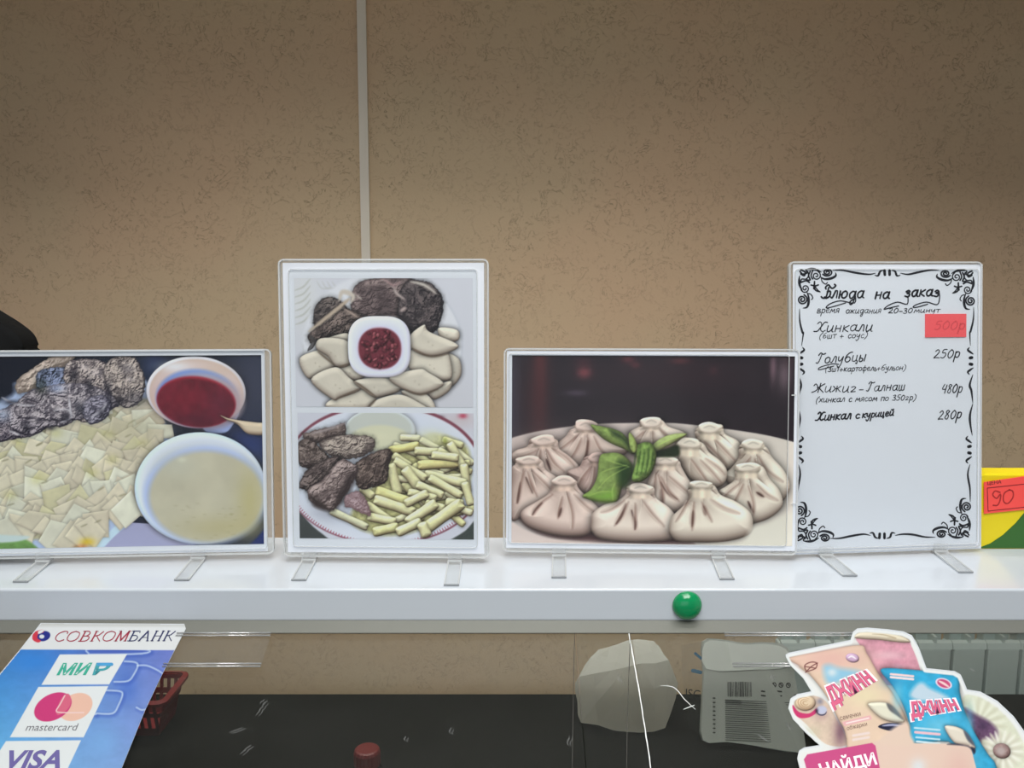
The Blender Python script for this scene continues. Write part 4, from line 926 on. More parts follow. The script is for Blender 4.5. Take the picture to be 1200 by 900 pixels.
def vside(x, y0, ya, yb, ym, y1, y2, fx, xb):
    X_ = lambda y: x + (xb - x) * (y - y0) / (y2 - y0)
    o = [([(X_(y0), y0), (X_(y0) + .3 * fx, y0 + 14), (X_(y0) + 3.5 * fx, y0 + 28), (X_(y0) + 4.5 * fx, ya - 16), (X_(ya) + 3 * fx, ya - 1)], tp(1.2))]
    for cy in (ya, yb):
        c = X_(cy)
        o += [([(c + 4 * fx, cy + 1), (c + 6 * fx, cy + 4), (c + 2.5 * fx, cy + 7), (c - .5 * fx, cy + 9)], tp(1.3)), ([(c + 1.2 * fx, cy + 13), (c + 3.4 * fx, cy + 13.4)], 1.8), ([(c + 1.2 * fx, cy + 21), (c + 3.4 * fx, cy + 20.6)], 1.8), ([(c + 4 * fx, cy + 33), (c + 6 * fx, cy + 30), (c + 2.5 * fx, cy + 27), (c - .5 * fx, cy + 25)], tp(1.3))]
    o += [([(X_(ya + 32) - .5 * fx, ya + 33), (X_(ya + 45) + 3 * fx, ya + 45), (X_(ym - 10) + .8 * fx, ym - 14), (X_(ym) - 1 * fx, ym)], tp(1.4)), ([(X_(ym) - 1 * fx, ym + 1), (X_(ym + 14) + 2 * fx, ym + 14), (X_(yb - 12) + 1.6 * fx, yb - 14), (X_(yb) - 1 * fx, yb)], tp(1.4)),
          ([(X_(yb + 33) + 1 * fx, yb + 34), (X_(y1) + 3.4 * fx, yb + 46), (X_(y2) + .4 * fx, y2 - 16), (X_(y2), y2)], tp(1.2))]
    return o
B += vside(937, 362, 406, 510, 474, 560, 592, 1, 934) + vside(1141, 360, 406, 510, 472, 560, 588, -1, 1137)
strokes_mesh('scroll_border', B, menu, M['pen'], s4.o)
# red price slip stuck over the first price
x0, x1, z0, z1 = s4.rect((1084, 368), (1132, 395)); slip = s4.plate('price_slip', x0, x1, z0, z1, -.0006, .0001, mat('red_slip', (250, 98, 104), .55)); slip['label'] = 'red paper price slip'
def menu2(x, y): u, v = s4.loc_of(x, y, -.0007); return Vector((u, -.0007, v))
strokes_mesh('faded_price', write('500р', 1095, 386, 1130, 386, 6.6, .8), menu2, mat('faded_red_ink', (228, 82, 90), .6), slip)

# ---------------------------------------------------------------- things on the shelf
# green magnet
p = at_y(805, 709, SY0); gr = bmesh.new(); R0 = .0148; prof = [(0, .0095), (.35, .0092), (.65, .0078), (.85, .0055), (.96, .003), (1, .0008), (.97, 0)]
rings = []
for r, d in prof: rings.append([gr.verts.new((R0 * r * math.cos(t), -d, R0 * r * math.sin(t))) for t in np.linspace(0, 2 * math.pi, 33)[:-1]] if r else [gr.verts.new((0, -d, 0))])
for i in range(32): gr.faces.new((rings[0][0], rings[1][i], rings[1][(i + 1) % 32]))
for k in range(1, len(rings) - 1):
    for i in range(32): gr.faces.new((rings[k][i], rings[k + 1][i], rings[k + 1][(i + 1) % 32], rings[k][(i + 1) % 32]))
gr.faces.new(rings[-1])
mg = from_bm('round_magnet', gr, M['green'], None, True); mg.location = (p.x, SY0 - .0001, p.z); tag(mg, 'green domed round magnet on the front edge of the white shelf', 'magnet')

# yellow and green carton with price tag
bx0 = at_y(1146, 600, .884).x; bt = at_y(1200, 556, .884).z; by = .884
box = tag(empty('carton', (bx0 + .09, by + .015, SZ)), 'yellow and green carton behind the menu stand at the right', 'box')
part(boxob('carton_body', bx0, bx0 + .19, by, by + .032, SZ, bt, M['yellow'], None, .0015), box)
bm = bmesh.new(); cur = [(1146, 643), (1160, 637), (1175, 627), (1190, 613), (1204, 596), (1225, 575), (1262, 560)]
P = [at_y(x, y, by) for x, y in cur]; P = [Vector((v.x, 0, max(v.z, SZ + .001))) for v in P]; pts = [(v.x, v.z) for v in P] + [(bx0 + .188, P[-1].z), (bx0 + .188, SZ + .001)]
prism(bm, pts, lambda q_, d: Vector((q_[0], by + d, q_[1])), -.0004, .0002); part(from_bm('green_print', bm, M['gpr']), box)
tg = tag(empty('price_tag', (at_y(1180, 580, by).x, by - .002, at_y(1180, 600, by).z)), 'red price tag reading 90 on the yellow carton', 'price tag')
bm = bmesh.new(); q = [at_y(x, y, by - .0015) for x, y in ((1153, 565), (1222, 555), (1222, 595), (1153, 602))]
prism(bm, [(v.x, v.z) for v in q], lambda q_, d: Vector((q_[0], by - .0015 + d, q_[1])), -.0003, .0003); part(from_bm('tag_card', bm, M['tagred']), tg)
tgf = lambda x, y: at_y(x, y, by - .0020)
part(text_mesh('tag_lettering', 'ЦЕНА', ((1157, 564.2), (1173.5, 562.3), (1173.5, 567.4), (1157, 569.2)), tgf, M['tagline'], None, .01), tg)
part(strokes_mesh('tag_frame', [([(1157, 572), (1222, 565)], .4), ([(1157, 572), (1158, 599)], .4), ([(1158, 599), (1222, 592)], .4)], tgf, M['tagline'], None, False), tg)
part(strokes_mesh('tag_price', [([(1172, 577), (1166, 575.5), (1163.5, 580), (1168, 584), (1172.5, 579), (1172, 586), (1169, 592), (1164, 592)], .75), ([(1183, 574), (1177, 578), (1176, 587), (1181, 590), (1187, 583), (1187, 576), (1183, 574)], .75)], tgf, M['tagink'], None), tg)

# black bag standing behind the left stand
bm = bmesh.new(); P = [at_y(x, y, .90) for x, y in smooth([(-70, 348), (-30, 356), (0, 372), (18, 384), (28, 393), (33, 403), (36, 420), (40, 500)], 4, False)]
pts = [(v.x, v.z) for v in P] + [(P[-1].x + .002, SZ + .001), (P[0].x - .02, SZ + .001)]
prism(bm, pts, lambda q_, d: Vector((q_[0], .901 + d, q_[1])), -.012, .018)
bmesh.ops.bevel(bm, geom=[e for e in bm.edges if abs(e.verts[0].co.y - e.verts[1].co.y) < 1e-6], offset=.005, segments=3, profile=.5, affect='EDGES', clamp_overlap=True)
tag(from_bm('handbag', bm, M['black'], None, True), 'black rounded bag standing behind the stand at far left', 'bag')

# ---------------------------------------------------------------- behind the glass
WZ = EYE - .635; WB = 1.15
wt = tag(empty('service_worktop', (0, .9, 0)), 'long dark worktop behind the counter glass', 'worktop')
part(boxob('worktop_slab', -1.25, 1.25, end.y + .03, WB, WZ - .035, WZ, M['work'], None, .002), wt)
part(boxob('worktop_front', -1.25, 1.25, WB - .06, WB - .04, .0, WZ - .035, M['black']), wt)

# radiator under the wall
ry = 1.85; zt = at_y(1150, 746, ry - .04).z; zb = zt - .56
ra = tag(empty('radiator', (at_y(1150, 800, ry).x, ry, zb)), 'white sectioned radiator on the back wall at the right', 'radiator')
g0 = at_y(1155.5, 780, ry - .045).x; pitch_ = at_y(1195.6, 780, ry - .045).x - g0
for k in range(-6, 3):
    x0 = g0 + k * pitch_
    bm = bmesh.new(); yf = ry - .045
    add_box(bm, x0 + .0042, x0 + pitch_ - .0042, yf, yf + .060, zb, zt - .030, .002, 1)
    f_ = lambda q_, d: Vector((d, q_[0], q_[1]))
    prism(bm, [(yf, zt - .030), (yf + .004, zt - .016), (yf + .014, zt - .012), (yf + .014, zt - .020), (yf + .008, zt - .030)], f_, x0 + .001, x0 + pitch_ - .001)
    add_box(bm, x0 + pitch_ / 2 - .0035, x0 + pitch_ / 2 + .0035, yf + .004, ry + .03, zb, zt, .001, 1)
    add_box(bm, x0 + .010, x0 + pitch_ - .010, ry - .01, ry + .02, zb, zt - .004, .002, 1)
    part(from_bm('radiator_section', bm, M['radiator']), ra)
part(boxob('radiator_bracket', g0 - 4 * pitch_, g0 - 4 * pitch_ + .03, ry + .02, WY - .001, zt - .08, zt - .05, M['radiator']), ra)
part(boxob('radiator_bracket', g0 + 1 * pitch_ + .02, g0 + 1 * pitch_ + .05, ry + .02, WY - .001, zt - .08, zt - .05, M['radiator']), ra)

# slotted red basket
def basket():
    c = at_z(165, 862, WZ); x0, x1 = at_y(108, 860, c.y).x, at_y(186, 860, c.y).x
    e = tag(empty('basket', ((x0 + x1) / 2, c.y + .05, WZ)), 'dark red slotted plastic basket behind the bank leaflet', 'basket')
    y0, y1 = c.y, c.y + .055; H_ = .056; fl = .012
    W1 = lambda z: fl * z / H_
    bm = bmesh.new()
    def wallstrip(pa, pb, outn, n):
        L = (pb - pa).length; d = (pb - pa).normalized(); step = L / n
        for z0_, z1_ in ((0, .012), (.030, .037), (.050, H_)):
            q = [pa, pb]
            a0 = pa + Vector((0, 0, z0_)) + outn * W1(z0_); b0 = pb + Vector((0, 0, z0_)) + outn * W1(z0_); a1 = pa + Vector((0, 0, z1_)) + outn * W1(z1_); b1 = pb + Vector((0, 0, z1_)) + outn * W1(z1_)
            ext = d * fl
            quad3(bm, a0 - ext * z0_ / H_, b0 + ext * z0_ / H_, b1 + ext * z1_ / H_, a1 - ext * z1_ / H_, outn)
        for k in range(n + 1):
            c0 = pa + d * (k * step); w2 = step * .22
            for z0_, z1_ in ((.010, .032), (.035, .052)):
                quad3(bm, c0 - d * w2 + Vector((0, 0, z0_)) + outn * W1(z0_), c0 + d * w2 + Vector((0, 0, z0_)) + outn * W1(z0_), c0 + d * w2 + Vector((0, 0, z1_)) + outn * W1(z1_), c0 - d * w2 + Vector((0, 0, z1_)) + outn * W1(z1_), outn)
    A, B_, C, D = Vector((x0, y0, WZ)), Vector((x1, y0, WZ)), Vector((x1, y1, WZ)), Vector((x0, y1, WZ))
    wallstrip(A, B_, Vector((0, -1, 0)), 9); wallstrip(B_, C, Vector((1, 0, 0)), 11); wallstrip(C, D, Vector((0, 1, 0)), 9); wallstrip(D, A, Vector((-1, 0, 0)), 11)
    part(from_bm('basket_wall', bm, M['red']), e)
    part(boxob('basket_base', x0, x1, y0, y1, WZ + .0005, WZ + .003, M['red']), e)
    bm = bmesh.new(); z = WZ + H_; o = fl + .007
    prism(bm, rrect(x0 - o, x1 + o, y0 - o, y1 + o, .012), lambda q_, d: Vector((q_[0], q_[1], d)), z - .002, z + .002)
    bmesh.ops.delete(bm, geom=[f_ for f_ in bm.faces if len(f_.verts) > 4], context='FACES_ONLY')
    bm.free()
    bm = bmesh.new(); Ao = rrect(x0 - o, x1 + o, y0 - o, y1 + o, .014); Ai = rrect(x0 - fl, x1 + fl, y0 - fl, y1 + fl, .008); n = len(Ao)
    L = [[bm.verts.new((p_[0], p_[1], zz)) for p_ in Q] for Q, zz in ((Ao, z - .004), (Ao, z), (Ai, z + .002), (Ai, z - .002))]
    for k in range(4):
        for i in range(n): bm.faces.new((L[k][i], L[k][(i + 1) % n], L[(k + 1) % 4][(i + 1) % n], L[(k + 1) % 4][i]))
    part(from_bm('basket_rim', bm, M['red']), e)
def quad3(bm, a, b, c, d, n, th=.0018):
    f0 = [bm.verts.new(v) for v in (a, b, c, d)]; f1 = [bm.verts.new(v - n * th) for v in (a, b, c, d)]
    bm.faces.new(f0); bm.faces.new(f1[::-1])
    for i in range(4): bm.faces.new((f0[i], f1[i], f1[(i + 1) % 4], f0[(i + 1) % 4]))
basket()

# ribbed red bottle cap on a bottle
c = at_z(430, 925, WZ); pc = at_y(430, 877, c.y)
bt_ = tag(empty('bottle', (pc.x, c.y, WZ)), 'small bottle with a ribbed dark red cap on the worktop', 'bottle')
rc = 15.5 / FOC * (c.y / math.cos(0) + .1) * .93
def lathe(bm, prof, cx, cy, n=36, rib=0):
    L = []
    for r, z in prof: L.append([bm.verts.new((cx + (r * (1 + (rib if i % 2 else 0))) * math.cos(2 * math.pi * i / n), cy + (r * (1 + (rib if i % 2 else 0))) * math.sin(2 * math.pi * i / n), z)) for i in range(n)])
    for k in range(len(L) - 1):
        for i in range(n): bm.faces.new((L[k][i], L[k][(i + 1) % n], L[k + 1][(i + 1) % n], L[k + 1][i]))
    bm.faces.new(L[0]); bm.faces.new(L[-1][::-1])
zc = pc.z
bm = bmesh.new(); lathe(bm, [(rc, zc - .020), (rc, zc - .004), (rc * .9, zc - .001), (rc * .75, zc)], pc.x, c.y, 40, .05); part(from_bm('ribbed_cap', bm, M['red']), bt_)
if zc - .021 > WZ + .004:
    bm = bmesh.new(); lathe(bm, [(rc * 1.25, WZ), (rc * 1.3, WZ + .004), (rc * 1.25, zc - .030), (rc * .9, zc - .0205)], pc.x, c.y, 32); part(from_bm('bottle_body', bm, M['work'], None, True), bt_)

# crumpled white plastic bag
def hull(name, pts, m, bev, seed, parent=None, sub=2, amp=.004):
    bm = bmesh.new()
    for p_ in pts: bm.verts.new(p_)
    r = bmesh.ops.convex_hull(bm, input=bm.verts[:]); 
    bmesh.ops.delete(bm, geom=[g for g in r['geom_interior'] if isinstance(g, bmesh.types.BMVert)], context='VERTS')
    bmesh.ops.subdivide_edges(bm, edges=bm.edges[:], cuts=sub, use_grid_fill=True, smooth=.15)
    rs = random.Random(seed)
    zmin = min(v.co.z for v in bm.verts)
    for v in bm.verts:
        if v.co.z > zmin + .004: v.co += Vector((rs.uniform(-1, 1), rs.uniform(-1, 1), rs.uniform(-1, 1))) * amp
        else: v.co.z = zmin
        v.co.z = max(v.co.z, zmin)
    return from_bm(name, bm, m, parent)
d0 = at_z(730, 857, WZ).y
Y = lambda px, py, y: at_y(px, py, y)
wb = [Y(682, 846, d0 + .004), Y(738, 857, d0 - .004), Y(778, 859, d0), Y(681, 792, d0 + .012), Y(735, 780, d0 - .004), Y(782, 775, d0 + .002), Y(704, 768, d0 + .04), Y(735, 752, d0 + .05), Y(770, 756, d0 + .05), Y(794, 800, d0 + .03)]
wb += [Vector((v.x, d0 + .085, v.z * .0 + z_)) for v, z_ in ((wb[0], WZ + .002), (wb[2], WZ + .002), (wb[6], wb[6].z - .015), (wb[8], wb[8].z - .01))]
for v in wb: v.z = max(v.z, WZ + .003)
wpl = bpy.data.materials.new('translucent_white_plastic'); wpl.use_nodes = True; wpl.node_tree.nodes.clear()
_o = nd(wpl, 'ShaderNodeOutputMaterial'); _t = nd(wpl, 'ShaderNodeBsdfTranslucent'); _d = nd(wpl, 'ShaderNodeBsdfDiffuse'); _c = nd(wpl, 'ShaderNodeBsdfTransparent'); _a = nd(wpl, 'ShaderNodeMixShader'); _b = nd(wpl, 'ShaderNodeMixShader')
_t.inputs[0].default_value = (.92, .92, .88, 1); _d.inputs[0].default_value = (.86, .86, .83, 1); _a.inputs[0].default_value = .55; _b.inputs[0].default_value = .16
lk(wpl, _d.outputs[0], _a.inputs[1]); lk(wpl, _t.outputs[0], _a.inputs[2]); lk(wpl, _a.outputs[0], _b.inputs[1]); lk(wpl, _c.outputs[0], _b.inputs[2]); lk(wpl, _b.outputs[0], _o.inputs[0])
tag(hull('plastic_bag', wb, wpl, .003, 4, None, 2, .0022), 'crumpled translucent white plastic bag on the dark worktop', 'bag')

# wrapped pack with printed back label
d1 = at_z(880, 876, WZ).y
pk = tag(empty('wrapped_pack', (at_y(878, 876, d1).x, d1, WZ)), 'flat grey pack in clear film with a barcode, leaning behind the glass', 'packet')
def pkp(px, py, lift=0.):
    # leaning plane through the foot of the pack
    n = Vector((0, -math.cos(.5), math.sin(.5))); o = Vector((0, d1, WZ)) + n * lift; e = Vector((0, 0, EYE)); r = ray(px, py)
    return e + r * ((o - e).dot(n) / r.dot(n))
nP = Vector((0, -math.cos(.5), math.sin(.5)))
outl = smooth([(822, 752), (845, 750), (870, 754), (895, 753), (921, 760), (930, 800), (937, 845), (940, 882), (915, 880), (880, 873), (850, 869), (822, 867), (821, 830), (823, 790)], 3)
bm = bmesh.new(); prism(bm, [tuple(p_) for p_ in outl], lambda p_, d: pkp(p_[0], p_[1], 0) + nP * d, .0, .010)
for v in bm.verts: v.co.z = max(v.co.z, WZ + .0006)
part(from_bm('pack_body', bm, mat('grey_film_pack', (186, 190, 186), .4, .4)), pk)
pf = lambda x, y: pkp(x, y) + nP * .0104
gpale = mat('pale_label', (236, 240, 238), .4); gdark = mat('pack_ink', (38, 40, 40), .5); gbl = mat('pack_blue', (40, 110, 150), .5); gmid = mat('pack_small_print', (84, 88, 86), .5)
bm = bmesh.new(); prism(bm, [tuple(p_) for p_ in smooth([(824, 754), (846, 752), (870, 756), (895, 755), (918, 761), (922, 781), (880, 785), (826, 784)], 3)], lambda p_, d: pkp(p_[0], p_[1]) + nP * d, .0102, .0106); part(from_bm('label_panel', bm, gpale), pk)
rs = random.Random(2); Ls = []; x = 850.5
while x < 878:
    w_ = rs.choice((.25, .35, .6)); Ls.append(([(x, 799.5), (x + .4, 816)], w_)); x += w_ * 2 + rs.choice((.4, .6, .9))
part(strokes_mesh('barcode', Ls, pf, gdark, None, False), pk)
Ls = []
for k in range(20):
    y = 820 + k * 2.45; Ls.append(([(848, y), (924 + k * .5, y + 3.6)], .42))
    if k < 2: Ls.append(([(848, y + .4), (866, y + 1.2)], .8))
for k in range(9): Ls.append(([(834, 818 + k * 5), (835.6, 818 + k * 5 + .1)], .9)); 
part(strokes_mesh('small_print', Ls, pf, gmid, None, False), pk)
Ls = []
for k, cx in enumerate((896, 904.5, 912.5, 921)):
    Ls.append((ring(cx, 802.5 + k * .2, 2.3, 2.6, 0, 9) + [ring(cx, 802.5 + k * .2, 2.3, 2.6, 0, 9)[0]], .55)); Ls.append(([(cx - .8, 801.5), (cx + .8, 803.8)], .6))
for k in range(6): Ls.append(([(890 + (k % 3) * 9, 810 + k // 3 * 5), (895 + (k % 3) * 9, 810.5 + k // 3 * 5)], .9))
for k in range(6): Ls.append(([(929, 815 + k * 7), (932, 815.4 + k * 7)], 1.3))
part(strokes_mesh('recycling_marks', Ls, pf, gdark, None), pk)
# clear side of the pack with blue and black print
bm = bmesh.new(); prism(bm, [(798, 756), (822, 752), (822, 866), (806, 850), (800, 800)], lambda p_, d: pkp(p_[0], p_[1]) + nP * d, .003, .0045)
fl_ = part(from_bm('film_flap', bm, M['film']), pk)
pg_ = lambda x, y: pkp(x, y) + nP * .0049
part(strokes_mesh('blue_print', [([(811, 786), (820, 788)], 2.2), ([(814, 766), (821, 772)], 1.6)], pg_, gbl, None, False), pk)
part(text_mesh('pack_lettering', 'ISG', ((803, 807), (820, 809), (820, 819), (803, 818)), pg_, gdark, None, .0), pk)

# ---------------------------------------------------------------- bank leaflet stuck on the glass
def in_poly(X, Y, P): return sdf(X, Y, np.array(P, float)) > 0
def glass_sheet(name, ink, outline, lift, m, parent):
    mk = in_poly(ink.X, ink.Y, outline)
    def fn(X, Y):
        c, q = math.cos(PITCH), math.sin(PITCH); rx = (X - 600) / FOC; u = -(Y - 450) / FOC; ry_ = c + u * q; rz = -q + u * c
        o = G0 + GN * lift - Vector((0, 0, EYE)); t = o.dot(GN) / (ry_ * GN.y + rz * GN.z); return rx * t, ry_ * t, rz * t + EYE
    return part(sheet(name, ink, fn, m, None, mk, .80), parent)
def glass_card(name, outline, h0, h1, m, parent):
    bm = bmesh.new(); prism(bm, [tuple(p_) for p_ in outline], lambda p_, d: on_glass(p_[0], p_[1], h0) + GN * (d - h0), h0, h1); return part(from_bm(name, bm, m), parent)
LO = [(48, 730.5), (216, 731.5), (218, 737), (205, 762), (189.5, 792), (170, 833), (143, 900), (124, 946), (-92, 946), (-58, 872), (0, 790), (24, 761)]
def paint_leaflet():
    s = Ink(-80, 730, 220, 946, 1.5, (96, 160, 220)); X, Y = s.X, s.Y
    t = np.clip((Y - 762) / 140, 0, 1)[..., None]; u = np.clip((X + .5 * (Y - 762) - 20) / 180, 0, 1)[..., None]
    s.a = (srgb(66, 132, 206) * (1 - t) + srgb(110, 190, 232) * t) * (1 - u) + (srgb(118, 134, 206) * (1 - t) + srgb(132, 168, 218) * t) * u
    s.a *= (1 + .10 * (fbm(X / 14, Y / 9) - .5))[..., None]
    gauss(s, 130, 765, 40, 6, (84, 100, 180), .6); gauss(s, 40, 775, 26, 12, (60, 140, 222), .7); gauss(s, 150, 806, 12, 20, (70, 110, 200), .5); gauss(s, 120, 870, 20, 20, (130, 180, 232), .6)
    for c, w_, a in (((60, 90, 180), 2.4, .5), ((206, 224, 244), .8, .95)):
        o = 1.4 if w_ > 2 else 0
        for p in ([(146, 775), (158, 776), (161.5, 780), (157, 790), (150, 798), (134, 799)], [(125, 809), (140, 810), (143.5, 814), (139, 826), (132, 836), (113, 836)], [(161, 780), (172, 780), (184, 785), (190, 789)], [(104, 766), (106, 760), (170, 761), (166, 766), (104, 767)],
                  [(160, 829), (166, 832), (172, 831)], [(76, 816), (70, 826), (66, 834), (112, 837)]):
            stroke(s, [(x + o, y + o) for x, y in p], w_, c, a, soft=1 + o, taper=False)
    flat(s, [(40, 726), (226, 726), (226, 762), (0, 761)], (222, 226, 228), 1, curved=False)
    flat(s, [(48, 729), (226, 729), (226, 734), (44, 734)], (196, 198, 196), .8, curved=False, feather=2)
    bx = (226, 232, 234)
    flat(s, [(70, 767), (149, 766.5), (128, 802), (48.5, 802.5)], bx, 1, curved=False)
    flat(s, [(45, 805), (127, 804), (98, 864), (11.5, 864)], bx, 1, curved=False)
    flat(s, [(7, 868.5), (95, 867.5), (58, 946), (-44, 946)], bx, 1, curved=False)
    flat(s, ring(88.5, 828.5, 21, 15, -.48), (234, 194, 176), 1); flat(s, ring(62, 828.5, 23.5, 15, -.48), (206, 70, 130), 1)
    flat(s, [(80, 813), (83, 818), (82, 827), (76, 834), (68, 838), (66, 833), (70, 822), (75, 815)], (218, 112, 140), 1)
    stroke(s, [(76, 815), (70, 826), (66, 833), (72, 835), (98, 835)], .7, (240, 214, 214), .9, taper=False)
    # bank mark
    flat(s, ring(51, 745.5, 8.2, 5.8, -.3), (46, 54, 140), 1); flat(s, [(50, 738), (40, 741), (38, 749), (44, 753), (48, 751), (44, 748), (45, 743), (51, 741)], (206, 66, 84), 1)
    flat(s, ring(49, 746, 3.0, 2.4), (222, 226, 228), .9); flat(s, [(45, 739.5), (52, 737.5), (50, 741), (45, 743)], (222, 226, 228), .8)
    return s
lf = tag(empty('bank_leaflet', on_glass(90, 800, .003)), 'blue bank leaflet with card payment logos on the glass at the left', 'leaflet')
LH = .0022
glass_card('leaflet_card', LO, LH, LH + .0006, M['card'], lf); glass_sheet('leaflet_print', paint_leaflet(), LO, LH + .0007, M['ink'], lf)
gf = lambda x, y: on_glass(x, y, LH + .0009)
cR = mat('bank_red_ink', (150, 50, 70), .4); cN = mat('bank_navy_ink', (44, 50, 92), .4)
def serif(name, txt, quad, m, hs=.07, vs_=.12):
    """light serif capitals from strokes: vertical stems heavy, horizontals thin"""
    S = {'С': ([[(.85, .78), (.8, .97), (.5, 1), (.15, .8), (.05, .5), (.15, .2), (.5, 0), (.85, .15)]], 1.0),
         'О': ([[(.5, 1), (.15, .85), (.05, .5), (.15, .15), (.5, 0), (.85, .15), (.95, .5), (.85, .85), (.5, 1)]], 1.1),
         'В': ([[(.2, 0), (.2, 1)], [(.05, 1), (.5, 1), (.68, .78), (.5, .53), (.2, .53)], [(.5, .53), (.78, .4), (.75, .12), (.5, 0), (.05, 0)]], .95),
         'К': ([[(.2, 0), (.2, 1)], [(.8, .97), (.55, .6), (.2, .5)], [(.4, .55), (.6, .3), (.88, 0)], [(.08, 0), (.34, 0)], [(.08, 1), (.34, 1)]], .98),
         'М': ([[(.15, 0), (.2, 1)], [(.2, 1), (.55, .05)], [(.55, .05), (.9, 1)], [(.9, 1), (.95, 0)], [(.02, 0), (.28, 0)], [(.82, 0), (1.06, 0)], [(.05, 1), (.24, 1)], [(.88, 1), (1.05, 1)]], 1.2),
         'Б': ([[(.2, 0), (.2, 1)], [(.05, 1), (.75, 1), (.75, .85)], [(.2, .55), (.55, .55), (.78, .35), (.7, .08), (.5, 0), (.05, 0)]], .95),
         'А': ([[(.1, 0), (.5, 1)], [(.5, 1), (.88, 0)], [(.25, .35), (.73, .35)], [(0, 0), (.22, 0)], [(.76, 0), (1.0, 0)]], 1.08),
         'Н': ([[(.2, 0), (.2, 1)], [(.8, 0), (.8, 1)], [(.2, .5), (.8, .5)], [(.08, 0), (.34, 0)], [(.68, 0), (.92, 0)], [(.08, 1), (.34, 1)], [(.68, 1), (.92, 1)]], 1.08)}
    tl, tr, br, bl = [np.array(p_, float) for p_ in quad]; tot = sum(S[c_][1] for c_ in txt); u = 0; out = []
    for c_ in txt:
        for st in S[c_][0]:
            P = []
            for gx, gy in st:
                U = (u + gx) / tot; T = 1 - gy; P.append(tuple((tl * (1 - U) + tr * U) * (1 - T) + (bl * (1 - U) + br * U) * T))
            straight = len(st) == 2; vert = abs(st[0][0] - st[-1][0]) < .5 and abs(st[0][1] - st[-1][1]) > .6
            out.append((P, .85 if straight and vert else (.38 if straight else .6)))
        u += S[c_][1]
    cv = strokes_mesh(name, [o_ for o_ in out if len(o_[0]) > 3], gf, m, None, True) if any(len(o_[0]) > 3 for o_ in out) else None
    st = strokes_mesh(name, [o_ for o_ in out if len(o_[0]) <= 3], gf, m, None, False)
    if cv: part(cv, lf)
    return st
part(serif('bank_name', 'СОВКОМ', ((68.5, 740), (156, 739.6), (150, 751), (62, 751.5)), cR), lf); part(serif('bank_name', 'БАНК', ((155, 739.6), (208, 739.4), (202, 750.8), (149, 751)), cN), lf)
part(text_mesh('card_logo', 'МИ', ((74, 776.8), (108.5, 776.5), (100.5, 791), (66, 791.3)), gf, mat('card_green', (52, 160, 138), .4), None, .035), lf)
part(text_mesh('card_logo', 'Р', ((113, 776.6), (133, 776.4), (122, 791), (108, 791.2)), gf, mat('card_teal', (60, 150, 160), .4), None, .035), lf)
part(strokes_mesh('card_logo_bar', [([(115, 778.4), (131, 778.4)], 1.9)], lambda x, y: on_glass(x, y, LH + .0010), mat('card_blue', (70, 150, 200), .4), None, False), lf)
part(text_mesh('card_name', 'mastercard', ((33.5, 848), (92.5, 847.6), (89, 856), (29.5, 856.4)), gf, mat('grey_print', (110, 110, 116), .4), None, .0), lf)
part(text_mesh('card_name', 'VISA', ((11, 879), (81, 878.6), (70, 901.5), (0, 902)), gf, mat('violet_print', (100, 92, 150), .4), None, .03), lf)

